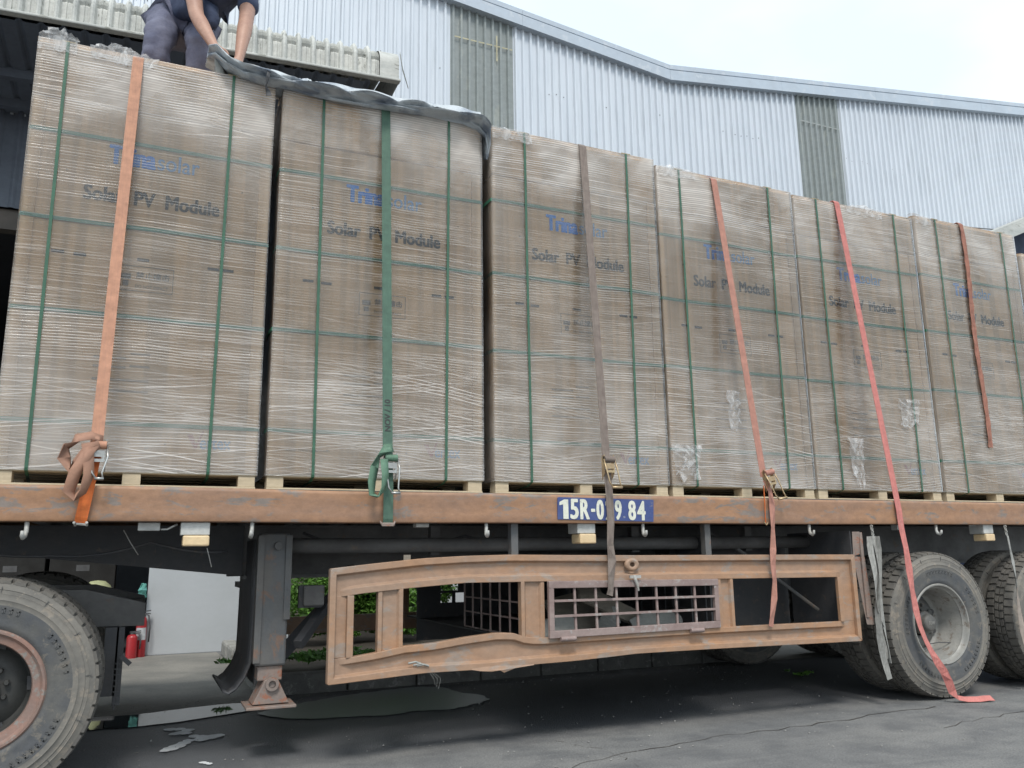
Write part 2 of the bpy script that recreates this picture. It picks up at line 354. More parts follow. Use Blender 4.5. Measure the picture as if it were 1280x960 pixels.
def clad_mat():
    m, n, b, o = nodes('galvanised_cladding')
    v = coords(n, (1,1,.25), kind='Object'); a = noise(n, v, 3.0, 5, .6)
    col = mixc(n, ramp(n, a, [(.35, 0.), (.7, 1.)]), (.60,.635,.68), (.55,.59,.64))
    s_ = noise(n, coords(n, (9,1,.5)), 2.0, 4, .6)
    col = mixc(n, ramp(n, s_, [(.52, 0.), (.75, .5)]), col, (.38,.41,.44))
    n.links.new(col, b.inputs['Base Color']); b.inputs['Metallic'].default_value = .15; b.inputs['Roughness'].default_value = .38
    return m
M['clad'] = clad_mat()
def asphalt_mat():
    m, n, b, o = nodes('worn_asphalt')
    v = coords(n, (1,1,1)); big = noise(n, v, .55, 6, .6); mid = noise(n, v, 3.2, 6, .65); fine = noise(n, v, 90, 3, .7); st = noise(n, coords(n, (.5,2.4,1)), 1.6, 6, .65, .6)
    col = mixc(n, ramp(n, big, [(.38, 0.), (.62, 1.)]), (.20,.20,.198), (.245,.242,.234))
    col = mixc(n, ramp(n, mid, [(.42, 0.), (.62, .85)]), col, (.14,.142,.145))
    col = mixc(n, ramp(n, st, [(.50, 0.), (.68, .6)]), col, (.29,.285,.27))
    col = mixc(n, ramp(n, fine, [(.35, .55), (.65, 0.)]), col, (.06,.06,.06))
    sp = noise(n, v, 34, 2, .5); col = mixc(n, ramp(n, sp, [(.70, 0.), (.76, .6)]), col, (.26,.26,.25))
    # trailer's shade painted into the colour below the bed, with some damp
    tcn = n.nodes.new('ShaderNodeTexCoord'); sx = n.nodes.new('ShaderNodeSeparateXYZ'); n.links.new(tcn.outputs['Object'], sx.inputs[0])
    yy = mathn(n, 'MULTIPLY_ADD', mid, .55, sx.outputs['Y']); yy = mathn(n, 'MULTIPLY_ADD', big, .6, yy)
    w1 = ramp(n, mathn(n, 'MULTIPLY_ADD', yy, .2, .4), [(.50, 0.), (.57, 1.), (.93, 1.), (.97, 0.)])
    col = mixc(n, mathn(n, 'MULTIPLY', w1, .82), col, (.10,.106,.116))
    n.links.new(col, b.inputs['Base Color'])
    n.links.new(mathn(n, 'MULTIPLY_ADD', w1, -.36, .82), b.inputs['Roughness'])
    bump(n, b, mathn(n, 'MULTIPLY_ADD', mid, 1.5, fine), .014, .7); return m
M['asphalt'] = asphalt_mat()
def apron_mat():
    m, n, b, o = nodes('stained_concrete')
    v = coords(n, (1,1,1)); a = noise(n, v, 1.6, 7, .65, .4); c = noise(n, v, 60, 3, .6)
    col = mixc(n, ramp(n, a, [(.36, 0.), (.62, 1.)]), (.27,.255,.225), (.17,.165,.15))
    col = mixc(n, ramp(n, c, [(.35, .3), (.6, 0.)]), col, (.1,.1,.09))
    n.links.new(col, b.inputs['Base Color']); b.inputs['Roughness'].default_value = .7
    bump(n, b, mathn(n, 'ADD', a, c), .006, .5); return m
M['apron'] = apron_mat()
def puddle_mat():
    m, n, b, o = nodes('standing_water')
    b.inputs['Base Color'].default_value = (.035,.045,.045,1); b.inputs['Roughness'].default_value = .03; b.inputs['IOR'].default_value = 1.33
    b.inputs['Specular IOR Level'].default_value = 1.0
    bump(n, b, noise(n, coords(n), 3, 2), .002, .12); return m
M['water'] = puddle_mat()
def water2():
    m, n, b, o = nodes('milky_standing_water')
    b.inputs['Base Color'].default_value = (.30,.33,.32,1); b.inputs['Roughness'].default_value = .35; b.inputs['IOR'].default_value = 1.33
    bump(n, b, noise(n, coords(n), 3, 2), .002, .12); return m
M['water2'] = water2()

# ------------------------------------------------------------------ lettering
def text_mesh(name, s, mt, parent, x0, x1, z0, z1, y, bold=0.0, rot=0, ext=.0006):
    """flat print fitted to a rectangle; bold = stroke widening in metres, made of shifted layers"""
    cu = bpy.data.curves.new(name, 'FONT'); cu.body = s; cu.size = 1; cu.resolution_u = 3
    t = bpy.data.objects.new(name, cu); C.objects.link(t)
    dg = bpy.context.evaluated_depsgraph_get(); dg.update()
    me = bpy.data.meshes.new_from_object(t.evaluated_get(dg)); bpy.data.objects.remove(t)
    if not me.vertices: return None
    vs = [v.co.copy() for v in me.vertices]; fs = [tuple(p.vertices) for p in me.polygons]
    xs = [v.x for v in vs]; ys = [v.y for v in vs]; a, b_, c, d = min(xs), max(xs), min(ys), max(ys)
    m = MB(); k = 0; e = bold/2
    for (dx, dz) in (((0,0),) if not bold else ((0,0),(e,0),(-e,0),(0,e*.6),(0,-e*.6),(e*.8,e*.5),(-e*.8,e*.5),(e*.8,-e*.5),(-e*.8,-e*.5))):
        P = []
        for v in vs:
            u = (v.x-a)/(b_-a); q = (v.y-c)/(d-c)
            if rot: X = x0+(x1-x0)*(1-q); Z = z0+(z1-z0)*u
            else: X = x0+e+(x1-x0-2*e)*u; Z = z0+e*.6+(z1-z0-1.2*e)*q
            P.append((X+dx, y-k*.00004, Z+dz))
        m.add(P, fs); k += 1
    return m.build(name, mt, parent)

# ================================================================== GROUND
gb = MB()
xs = [-300,-60,-20,-8]+[-6+i*.5 for i in range(33)]+[14,20,60,300]; ys = [-300,-60,-20,-8]+[-6+i*.5 for i in range(25)]+[9,14,20,60,300]
gv = [(x, y, 0) for y in ys for x in xs]; nx = len(xs)
gb.add(gv, [(j*nx+i, j*nx+i+1, (j+1)*nx+i+1, (j+1)*nx+i) for j in range(len(ys)-1) for i in range(nx-1)])
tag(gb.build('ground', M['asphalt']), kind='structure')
ap = MB()
pts = [(-9,2.15),(-.2,2.05),(.3,2.0),(.9,1.95),(1.35,2.12),(1.62,2.3),(1.55,2.9),(1.50,4.6),(1.46,6.08),(-9,6.08)]
ap.add([(x, y, .004) for x, y in pts], [tuple(range(len(pts)))])
tag(ap.build('concrete_apron', M['apron']), kind='structure')
def blob(pts, z, name, mt, jit=.03, sub=6):
    P = []
    n = len(pts)
    for i in range(n):
        p0, p1, p2, p3 = (Vector(pts[(i+k-1) % n]) for k in range(4))
        for t in [j/sub for j in range(sub)]:
            q = .5*((2*p1)+(p2-p0)*t+(2*p0-5*p1+4*p2-p3)*t*t+(3*p1-p0-3*p2+p3)*t**3)
            P.append((q.x+random.uniform(-jit,jit), q.y+random.uniform(-jit,jit)*.6, z))
    m = MB(); m.add(P, [tuple(range(len(P)))]); return m.build(name, mt)
tag(blob([(-.6,1.62),(.25,1.55),(.65,1.52),(1.01,1.62),(1.5,1.88),(1.33,2.14),(.95,2.1),(.6,2.0),(.2,2.04),(-.6,2.1)], .008, 'puddle', M['water'], .012), kind='structure')
tag(blob([(1.40,1.60),(1.75,1.90),(2.1,2.10),(2.4,2.20),(2.87,2.22),(3.02,1.80),(3.10,1.45),(2.95,1.27),(2.66,1.13),(2.45,1.18),(2.2,1.12),(1.975,1.19),(1.66,1.26)], .008, 'puddle', M['water2'], .022), kind='structure')
for k, (P_, lb) in enumerate([([(.81,1.32),(.86,1.30),(.91,1.24),(.86,1.17),(.83,1.15),(.89,1.14)],'irregular white lime splash on the asphalt, the one farthest from the camera'),([(.94,1.02),(.99,.97),(1.03,.93),(.97,.90),(1.06,.96)],'irregular white lime splash on the asphalt, right one of the upper pair'),([(.90,.90),(.87,.84),(.83,.76),(.79,.70),(.84,.79),(.76,.66)],'long white lime splash on the asphalt, nearer the big left tyre'),([(.94,.26),(.955,.235),(.97,.21)],'faint white lime splash closest to the bottom edge')]):
    m = MB()
    for q, (cx, cy) in enumerate(P_):
        rr_ = random.uniform(.028,.046)*(.5 if k == 3 else 1); V_ = []
        for i in range(22):
            a = i*2*math.pi/22; f_ = 1+.3*mnoise.noise(Vector((cx*9+math.cos(a)*1.3, cy*9+math.sin(a)*1.3, k)))
            V_.append((cx+rr_*f_*math.cos(a)*1.1, cy+rr_*f_*math.sin(a)*1.3, .005+.0005*q))
        m.add(V_, [tuple(range(22))])
    tag(m.build('lime_splash', M['stain']), lb, 'stain', 'white splashes on the asphalt')
def crack(pts, name='pavement_crack', wd=.009):
    P = []
    for (a, b) in zip(pts, pts[1:]):
        for t in [i/8 for i in range(8)]:
            P.append(Vector((a[0]+(b[0]-a[0])*t+random.uniform(-.02,.02), a[1]+(b[1]-a[1])*t+random.uniform(-.03,.03)+.05*mnoise.noise(Vector((a[0]+t,a[1],0))), .003)))
    v = []
    for p in P:
        ww = wd*random.uniform(.3,1); v += [(p.x, p.y-ww/2, .003), (p.x, p.y+ww/2, .003)]
    m = MB(); m.add(v, [(2*i, 2*i+2, 2*i+3, 2*i+1) for i in range(len(P)-1)])
    tag(m.build(name, M['soil']), kind='structure')
crack([(2.4,-.85),(3.1,-.6),(3.9,-.5),(4.9,-.42),(5.9,-.36)], wd=.012); crack([(2.9,-.15),(3.05,-.5),(3.02,-.95),(3.2,-1.3)])
crack([(1.2,-.6),(2.0,-.72),(2.9,-1.15)]); crack([(5.2,-.9),(6.2,-.75),(7.2,-.5),(8.5,-.3)])
m = MB(); rgv = random.Random(31)
for k in range(900):
    if k < 500: x_, y_ = rgv.uniform(-.5,8), rgv.uniform(-1.6,2.3)
    else: x_ = rgv.uniform(.2,6); y_ = rgv.gauss(2.15,.18)
    r_ = rgv.uniform(.003,.009)*(1.6 if rgv.random() < .06 else 1); P = [(x_+r_*rgv.uniform(.6,1.3)*math.cos(a), y_+r_*rgv.uniform(.6,1.3)*math.sin(a), .003) for a in (0,1.3,2.5,3.8,5.1)]+[(x_+r_*.2, y_, .003+r_*rgv.uniform(.5,1.1))]
    m.add(P, [(0,1,5),(1,2,5),(2,3,5),(3,4,5),(4,0,5)])
tag(m.build('loose_grit', mat('pale_grit', (.30,.29,.27), (.16,.155,.15), rough=.9, scale=40)), 'scattered grit and tiny stones on the asphalt', 'grit', kind='stuff')
# kerb with a planter behind it
kb = empty('kerb'); kb['kind'] = 'structure'
x = 1.62
while x < 6.1:
    L_ = .60
    m = MB(); dz = random.uniform(-.006,.006); dy = random.uniform(-.008,.008)
    m.box(x, x+L_-.012, 2.40+dy, 2.56+dy, -.02, .155+dz)
    m.build('kerb_stone', M['kerb'], kb, bevel=.012); x += L_
y = 2.62
while y < 5.8:
    m = MB(); dx = random.uniform(-.02,.02)
    m.box(1.50+dx, 1.66+dx, y, y+.52, -.02, .17+random.uniform(-.01,.01)); m.build('kerb_stone', M['kerbpale'], kb, bevel=.03); y += .535
m = MB(); m.box(1.66, 6.2, 2.56, 6.0, -.02, .10); tag(m.build('planter_soil', M['soil']), kind='structure')

m = MB(); m.add([(6.25,2.2,.004),(14,2.2,.004),(14,6.05,.004),(6.25,6.05,.004)], [(0,1,2,3)]); tag(m.build('concrete_yard', M['apron']), kind='structure')
# foliage
def leaves(name, mt, parent, cx, cy, cz, rx, ry, rz, n, size=.05, seed=1):
    rg = random.Random(seed); m = MB()
    cl = [(rg.gauss(0,.5), rg.gauss(0,.5), rg.uniform(-.9,.9), rg.uniform(.18,.42)) for _ in range(26)]
    for i in range(n):
        c = rg.choice(cl); d = Vector((rg.gauss(0,1), rg.gauss(0,1), rg.gauss(0,1))).normalized()*c[3]*rg.uniform(.5,1.1)
        p = Vector((cx+rx*(c[0]+d.x), cy+ry*(c[1]+d.y), cz+rz*(c[2]+d.z)))
        if p.z < .1: continue
        a = Vector((rg.gauss(0,1), rg.gauss(0,1), rg.gauss(0,.6))).normalized(); b_ = a.cross(Vector((rg.gauss(0,1), rg.gauss(0,1), rg.gauss(0,1)))).normalized()
        s_ = size*rg.uniform(.6,1.3)
        m.add([p-a*s_, p+b_*s_*.42, p+a*s_, p-b_*s_*.42], [(0,1,2,3)])
    o = m.build(name, mt, parent)
    if parent is not None: o['kind'] = 'stuff'
    return o
def bush(x, y, h, r, lb, seed, n=15000, mt='leaf', size=.036):
    b = empty('shrub', (x, y, .1), label=lb, cat='shrub', group='shrubs in the planter behind the trailer')
    m = MB(); rg = random.Random(seed)
    for k in range(5):
        a = rg.uniform(0,6.28); m.tube([(0,0,-.05),(r*.25*math.cos(a),r*.25*math.sin(a),h*.4),(r*.5*math.cos(a),r*.5*math.sin(a),h*.8)], [.018,.012,.006], 6)
    m.build('stem', M['scrap'], b)
    leaves('foliage', M[mt], b, 0, 0, h*.48, r*1.3, r*.8, h*.65, n, size, seed)
bush(2.75, 5.2, 1.0, .45, 'bright green leafy shrub seen through the small left window of the side guard', 3)
bush(3.45, 5.2, 1.15, .42, 'bright green leafy shrub seen at the left edge of the long side guard window', 4)
hd = empty('hedge', (2.2, 2.9, .1), label='low dark green hedge behind the kerb beside the landing leg', cat='hedge')
for k in range(6): leaves('foliage', M['leaf2'], hd, -.42+k*.40, .15, .02, .34, .22, .13, 1500, .035, 20+k)

gp = leaves('green_reflection', M['leaf'], None, 6.02, 1.22, .10, .12, .10, .02, 500, .02, 9)  # tiny leaves stand in for shrubs reflected in a puddle
for v in gp.data.vertices: v.co.z = max(.004, (v.co.z-.1)*.8+.02)
tag(gp, 'small patch of bright green leaves standing in for shrubs reflected on wet asphalt behind the trailer wheels', 'reflection', kind='stuff')
# ================================================================== WAREHOUSE
WY = 6.1
wh = empty('warehouse', (5, WY, 0), label='long warehouse with pale corrugated metal gable walls meeting in a roof valley', cat='warehouse')
wh_loc = Vector((5, WY, 0))
def W(m, name, mt, **k):
    m.v = [tuple(Vector(v)-wh_loc) for v in m.v]; return m.build(name, mt, wh, **k)
def roofz(x):      # underside of the verge trim
    return 9.138+(8.41-x)*.108 if x < 8.41 else 9.138+(x-8.41)*.1415
PIT = .133
sheet_w = PIT*8
def sheet(x0, zb, name, mt, nrib=8, PIT=.133):
    m = MB(); prof = [(0,.0),(.012,.0),(.028,-.042),(.058,-.042),(.074,.0),(.100,.0)]
    P = []
    for k in range(nrib):
        for (dx, dy) in prof: P.append((x0+k*PIT+dx, WY+dy))
    P.append((x0+nrib*PIT, WY))
    v = []
    for (px, py) in P: v += [(px, py, zb), (px, py, (zb+roofz(px))/2), (px, py, roofz(px)+.05)]
    f = []
    for i in range(len(P)-1): f += [(3*i, 3*i+3, 3*i+4, 3*i+1), (3*i+1, 3*i+4, 3*i+5, 3*i+2)]
    m.add(v, f); return W(m, name, mt)
runs = [4.412-sheet_w*k for k in range(7, 0, -1)]+[4.412+sheet_w*k for k in range(6)]+[10.796, 11.311]+[11.311+sheet_w*k for k in range(1, 10)]
sh = []
for k, X0 in enumerate(runs):
    sky_ = abs(X0-4.412) < .01 or abs(X0-11.311) < .01
    nr_ = 4 if abs(X0-10.796) < .01 else 8
    sheet(X0, 6.45 if X0 < 2.9 else (5.2 if X0 < 15 else 4.5), 'skylight_panel' if sky_ else 'cladding_sheet', M['skylight'] if sky_ else M['clad'], nr_, .133 if nr_ == 8 else .12875); sh.append((X0, sky_ or nr_ == 4))
# screws on the rails
m = MB()
for (X0, s_) in sh:
    if s_: continue
    for k in range(8):
        xx = X0+k*PIT+.043
        for zz in (5.6, 7.05, 8.45, 9.75):
            if zz < roofz(xx)-.05 and random.random() < .22: m.obox((xx+.055, WY-.006, zz+random.uniform(-.05,.05)), (1,0,0), (0,1,0), (0,0,1), .005, .005, .006)
o = W(m, 'sheet_screws', M['black']); o['kind'] = 'stuff'
# bleached streak on the first skylight
m = MB(); m.box(4.45, 5.45, WY-.040, WY-.037, 9.005, 9.025); m.box(5.17, 5.19, WY-.0435, WY-.0405, 8.75, 9.20); W(m, 'resin_streak', M['yellow'])
m = MB(); m.box(11.36, 12.34, WY-.040, WY-.037, 9.03, 9.05); W(m, 'resin_streak', mat('grey_resin', (.36,.38,.37), rough=.6))
# verge trim: box flashing in lengths, a lower face and a set-back upper lip
def verge(xa, xb):
    m = MB()
    for (dz0, dz1, y0, y1) in ((0, .185, -.13, .3), (.185, .205, -.10, .3), (.2055, .29, -.125, .3)):
        za, zb_ = roofz(xa), roofz(xb)
        m.add([(xa, WY+y0, za+dz0), (xb, WY+y0, zb_+dz0), (xb, WY+y1, zb_+dz0), (xa, WY+y1, za+dz0), (xa, WY+y0, za+dz1), (xb, WY+y0, zb_+dz1), (xb, WY+y1, zb_+dz1), (xa, WY+y1, za+dz1)],
              [(0,3,2,1),(4,5,6,7),(0,1,5,4),(1,2,6,5),(2,3,7,6),(3,0,4,7)])
    W(m, 'verge_trim', M['trim'])
for a, b_ in ((-3.2,-.2),(-.197,2.8),(2.803,5.6),(5.603,8.408),(8.412,10.9),(10.903,13.3),(13.303,16.4),(16.403,19.2),(19.203,22)): verge(a, b_)
# plinth walls
m = MB(); m.box(.655, 2.30, WY+.0, WY+.22, 0, 3.3); W(m, 'plinth_wall', M['plaster'], bevel=.01)
m = MB(); m.box(2.31, 3.75, WY+.01, WY+.22, 0, 3.3); W(m, 'plinth_wall', M['brownsheet'])
m = MB(); m.box(4.15, 5.0, WY+.01, WY+.22, 0, 3.99); W(m, 'plinth_wall', M['plaster'])  # pale piece added behind the far plate so its holes show bright
m = MB(); m.box(14, 22, WY+.01, WY+.22, 0, 4.5); W(m, 'plinth_wall', M['plaster'])
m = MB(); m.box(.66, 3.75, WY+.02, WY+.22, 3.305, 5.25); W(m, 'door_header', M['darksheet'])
m = MB(); m.box(-8, .655, WY+.03, WY+.2, 5.0, 5.25); m.box(3.755, 13.99, WY+.03, WY+.2, 4.0, 5.25); W(m, 'door_header', M['brownsheet'])
# interior of the shed
m = MB(); m.box(-10, 22, 15, 15.2, 0, 9); m.box(-10.2, -10, WY+.2, 15, 0, 9); m.box(22, 22.2, WY, 15, 0, 11)
W(m, 'inner_wall', M['darkwall'])
m = MB(); m.box(-10, 22, WY+.23, 15, 9.2, 9.3); m.box(-10, 22, WY+.23, 15, 5.3, 5.4); W(m, 'inner_ceiling', M['darkwall'])
m = MB(); m.box(-10, 22, WY+.01, 15, .0, .012); tag(m.build('shed_floor', M['darkwall']), kind='structure')
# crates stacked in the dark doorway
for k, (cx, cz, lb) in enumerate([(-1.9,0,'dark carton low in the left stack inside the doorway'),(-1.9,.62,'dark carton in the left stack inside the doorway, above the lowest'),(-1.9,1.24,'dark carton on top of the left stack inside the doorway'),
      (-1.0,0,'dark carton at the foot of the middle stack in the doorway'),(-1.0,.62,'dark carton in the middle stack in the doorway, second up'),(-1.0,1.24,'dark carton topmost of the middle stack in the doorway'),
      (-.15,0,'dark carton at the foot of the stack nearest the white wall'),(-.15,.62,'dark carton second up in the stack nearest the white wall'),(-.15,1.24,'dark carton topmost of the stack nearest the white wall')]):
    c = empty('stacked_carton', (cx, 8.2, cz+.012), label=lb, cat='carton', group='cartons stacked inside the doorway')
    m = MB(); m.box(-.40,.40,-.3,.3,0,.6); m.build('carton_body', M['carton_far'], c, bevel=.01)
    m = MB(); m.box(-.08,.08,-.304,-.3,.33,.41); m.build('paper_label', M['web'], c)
hb = empty('storage_bin', (.18, 6.55, .012), label='dim storage bin with a rounded pale lid in the dark doorway', cat='bin')
m = MB(); m.box(-.3,.22,-.2,.2,0,.72); m.build('bin_body', M['black'], hb, bevel=.02)
m = MB(); m.lathe([(.001,.13),(.08,.12),(.14,.07),(.17,0)], (-.08,0,.72), 'z', 20); m.build('rounded_lid', M['hivis'], hb, smooth=True)
# extinguishers
def extinguisher(x, y, h, lb, lab):
    e = empty('fire_extinguisher', (x, y, .004), label=lb, cat='fire extinguisher', group='fire extinguishers at the doorway')
    r = .058
    m = MB(); m.lathe([(.001,0),(r,.0),(r,h*.72),(r*.8,h*.80),(r*.35,h*.84),(.001,h*.85)], (0,0,0), 'z', 24); m.build('cylinder', M['extred'], e, smooth=True, auto=40)
    m = MB(); m.tube([(0,0,h*.83),(0,0,h*.9)], .02, 10); m.bar((-.03,0,h*.92),(.09,0,h*.95),.02,.012); m.bar((-.03,0,h*.90),(.09,0,h*.88),.02,.012); m.build('valve_lever', M['black'], e)
    m = MB(); m.tube([(.02,0,h*.88),(.07,-.02,h*.85),(.09,-.02,h*.6),(.085,-.02,h*.3)], .009, 8); m.build('hose', M['black'], e, smooth=True)
    if lab:
        m = MB()
        n_ = 10; v = []
        for q in range(n_+1):
            a = R(-150)+R(120)*q/n_; v += [((r+.001)*math.cos(a), (r+.001)*math.sin(a), h*.35), ((r+.001)*math.cos(a), (r+.001)*math.sin(a), h*.6)]
        m.add(v, [(2*q, 2*q+2, 2*q+3, 2*q+1) for q in range(n_)]); m.build('label_band', M['extlabel'], e)
extinguisher(.525, 5.92, .31, 'short red fire extinguisher standing in front of the taller one', False)
extinguisher(.615, 6.02, .54, 'tall red fire extinguisher with pale label against the white wall edge', True)
rg_ = MB()
for k in range(14): rg_.ribbon([(.61+random.uniform(-.01,.01), 6.0+random.uniform(-.03,.03), .82), (.60+random.uniform(-.03,.02), 5.98+random.uniform(-.03,.03), .75), (.60+random.uniform(-.03,.03), 5.98, .68+random.uniform(-.03,.03))], .05, .004, (1,random.uniform(-.8,.8),0))
tag(rg_.build('cleaning_rag', M['teal']), 'teal rag hanging above the fire extinguishers at the wall edge', 'rag')

# ------------------------------------------------------------------ canopy over the loading door
cp = empty('loading_canopy', (0, 5, 6.4), label='weathered canopy of curved corrugated sheets with a gutter above the loading door', cat='canopy')
cpl = Vector((0, 5, 6.4))
def CP(m, name, mt, **k):
    m.v = [tuple(Vector(v)-cpl) for v in m.v]; return m.build(name, mt, cp, **k)
def gz(x): return 6.50+.043*(x+1.1)
GY = 4.0
# one run of curved sheets: per wave a proud rounded rib and a flat pan with crimps on the bend
def bull(x0, x1, wave=.164):
    m = MB(); arc = []
    for k in range(5): arc.append((GY+.02, .03+.23*k/4, 0))
    for k in range(1, 15):
        a = R(88)*k/14; arc.append((GY+.02+.24*(1-math.cos(a)), .26+.24*math.sin(a), 1 if 1 < k < 13 else 0))
    arc.append((GY+.9, .60, 0)); arc.append((GY+2.1, .72, 0))
    nw = int(round((x1-x0)/wave)); cols = []
    for k in range(nw):
        for (u, d) in ((0,.0),(.08,.040),(.20,.058),(.32,.040),(.42,0),(.52,-.004),(.70,.008),(.74,-.002),(.78,.006),(.96,-.004)):
            cols.append((x0+(k+u)*wave, d))
    cols.append((x1, 0)); v = []
    NA = len(arc)
    for (cx, d) in cols:
        for i, (ay, az, cr_) in enumerate(arc):
            ny, nz_ = (-1, 0) if i < 5 else (-math.cos(R(88)*min(i-4,14)/14), math.sin(R(88)*min(i-4,14)/14))
            dd = d
            if d < .01 and cr_: dd += (.018 if i % 2 else -.012)
            if d < .01: dd -= .012
            v.append((cx, ay+ny*dd, gz(cx)+az+nz_*dd))
    m.add(v, [(c*NA+i, (c+1)*NA+i, (c+1)*NA+i+1, c*NA+i+1) for c in range(len(cols)-1) for i in range(NA-1)])
    CP(m, 'curved_sheet', M['fiberc'])
xx = -4.6
while xx < 2.70:
    bull(xx, xx+.82 if xx+.82 < 2.78 else 2.78); xx += .82
m = MB()   # plain end piece
v = []
for cx in (2.782, 2.95, 3.02):
    for k in range(5): v.append((cx, GY-.0, gz(cx)+.03+.25*k/4))
    for k in range(1,9):
        a = R(88)*k/8; v.append((cx, GY+.26*(1-math.cos(a)), gz(cx)+.28+.24*math.sin(a)))
    v.append((cx, GY+2.1, gz(cx)+.72))
m.add(v, [(c*14+i, (c+1)*14+i, (c+1)*14+i+1, c*14+i+1) for c in range(2) for i in range(13)])
CP(m, 'end_sheet', M['gutter'])
m = MB(); m.add([(3.02,GY,gz(3.02)+.02),(3.02,GY,gz(3.02)+.3),(3.02,GY+.25,gz(3.02)+.5),(3.02,GY+2.05,gz(3.02)+.7),(3.02,GY+2.05,gz(3.02)+.0)], [(0,1,2,3,4)])
CP(m, 'end_gable', M['gutter'])
m = MB(); m.ribbon([(3.025,GY-.01,gz(3.02)+.42),(3.06,GY-.02,gz(3.02)+.2),(3.13,GY-.03,gz(3.02)-.04)], [.05,.06,.03], .002, (.2,1,0)); CP(m, 'torn_flap', M['gutter'])
m = MB()   # gutter lip
m.add([(-5,GY-.06,gz(-5)+.05),(3.03,GY-.06,gz(3)+.05),(3.03,GY-.06,gz(3)+.018),(-5,GY-.06,gz(-5)+.018),(-5,GY+.02,gz(-5)+.012),(3.03,GY+.02,gz(3)+.012),(-5,GY+.05,gz(-5)+.05),(3.03,GY+.05,gz(3)+.05)],
      [(0,3,2,1),(3,4,5,2),(6,7,5,4),(0,1,7,6),(0,6,4,3),(1,2,5,7)])
CP(m, 'gutter', M['gutter'], bevel=.01)
# soffit sheet with ribs running back to the wall
m = MB(); P = []
xx = -6.0
while xx < 2.72:
    P += [(xx, 0), (xx+.03, .03), (xx+.05, .03), (xx+.08, 0)]; xx += .2
v = []
for (px, dz) in P: v += [(px, GY+.021, gz(px)-.02+dz), (px, WY-.03, gz(px)-.02+dz)]
m.add(v, [(2*i, 2*i+2, 2*i+3, 2*i+1) for i in range(len(P)-1)])
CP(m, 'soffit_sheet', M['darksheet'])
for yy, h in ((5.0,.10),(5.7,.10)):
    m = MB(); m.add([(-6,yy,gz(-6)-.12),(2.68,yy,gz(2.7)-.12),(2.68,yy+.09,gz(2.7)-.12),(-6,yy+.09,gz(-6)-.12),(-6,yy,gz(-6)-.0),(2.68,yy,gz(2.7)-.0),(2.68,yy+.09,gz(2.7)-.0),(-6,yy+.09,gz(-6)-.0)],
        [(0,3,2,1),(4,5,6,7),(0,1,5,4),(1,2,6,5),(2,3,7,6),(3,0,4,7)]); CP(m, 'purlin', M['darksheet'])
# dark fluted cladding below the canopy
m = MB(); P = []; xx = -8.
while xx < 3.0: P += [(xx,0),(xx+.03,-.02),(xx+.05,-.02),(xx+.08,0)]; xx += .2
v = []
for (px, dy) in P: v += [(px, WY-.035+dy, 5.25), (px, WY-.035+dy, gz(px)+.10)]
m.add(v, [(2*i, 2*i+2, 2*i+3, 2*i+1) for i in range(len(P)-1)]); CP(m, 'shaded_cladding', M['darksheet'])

# lean-to at the far right, overhead wire
lt = empty('lean_to', (15, 4.6, 0), label='pale sloping roof edge with a dark blue wall at the far right behind the packs', cat='building')
m = MB(); m.add([(-2.2,-.4,5.85),(5,-.4,8.9),(5,1.4,8.9),(-2.2,1.4,5.85),(-2.2,-.4,6.10),(5,-.4,9.15),(5,1.4,9.15),(-2.2,1.4,6.10)], [(0,3,2,1),(4,5,6,7),(0,1,5,4),(1,2,6,5),(2,3,7,6),(3,0,4,7)]); m.build('roof_slab', M['gutter'], lt)
m = MB(); m.add([(-2.0,0,0),(5,0,0),(5,0,8.88),(-2.0,0,5.92),(-2.0,1.3,0),(5,1.3,0),(5,1.3,8.88),(-2,1.3,5.92)], [(0,1,2,3),(7,6,5,4),(0,4,5,1),(1,5,6,2),(2,6,7,3),(3,7,4,0)])
M['navy'] = mat('navy_wall', (.03,.045,.09), rough=.7); m.build('side_wall', M['navy'], lt)
m = MB(); pts = []
for k in range(25):
    t = k/24; pts.append((3+t*18, 5.85, 6.86+.062*t*18-.25*math.sin(math.pi*t)))
m.tube(pts, .011, 5); tag(m.build('overhead_cable', M['black']), 'thin dark cable stretched across the corrugated wall just above the packs', 'cable')

# ================================================================== TRAILER
tr = empty('flatbed_trailer', (0, 1, 0), label='rusty orange flatbed trailer carrying the wrapped packs, number painted on its side beam', cat='trailer')
TL = Vector((0, 1, 0))
def T(m, name, mt, parent=None, **k):
    p = parent or tr
    off = TL if p is tr else (TL+p.location)
    m.v = [tuple(Vector(v)-off) for v in m.v]; return m.build(name, mt, p, **k)
BY = -.25
# side beam: pressed channel with a rolled top and bottom edge, gently uneven
secs = []
xx = -3.0
while xx <= 10.01:
    dz = .006*mnoise.noise(Vector((xx*.9,0,0)))-.004*math.sin((xx-1)/5); dy = .004*mnoise.noise(Vector((xx*2.2,5,0)))
    zt, zb = 1.456+dz, 1.280+dz*.6
    secs.append([(xx,BY+dy+.012,zt),(xx,BY+dy+.002,zt-.008),(xx,BY+dy,zt-.02),(xx,BY+dy+.004,zt-.06),(xx,BY+dy+.004,zb+.05),(xx,BY+dy,zb+.014),(xx,BY+dy+.004,zb+.003),(xx,BY+.02,zb),(xx,BY+.09,zb),(xx,BY+.09,zb+.008),(xx,BY+.02,zb+.01),(xx,BY+.02,zt-.01),(xx,BY+.03,zt)])
    xx += .2
m = MB(); m.loft(secs); T(m, 'side_beam', M['beam'], smooth=True, auto=50)
m = MB(); m.box(-3,10,2.66,2.75,1.28,1.456); T(m, 'side_beam', M['beam'])
m = MB(); m.box(-3,10,BY+.091,2.659,1.405,1.463); T(m, 'deck', M['black'])
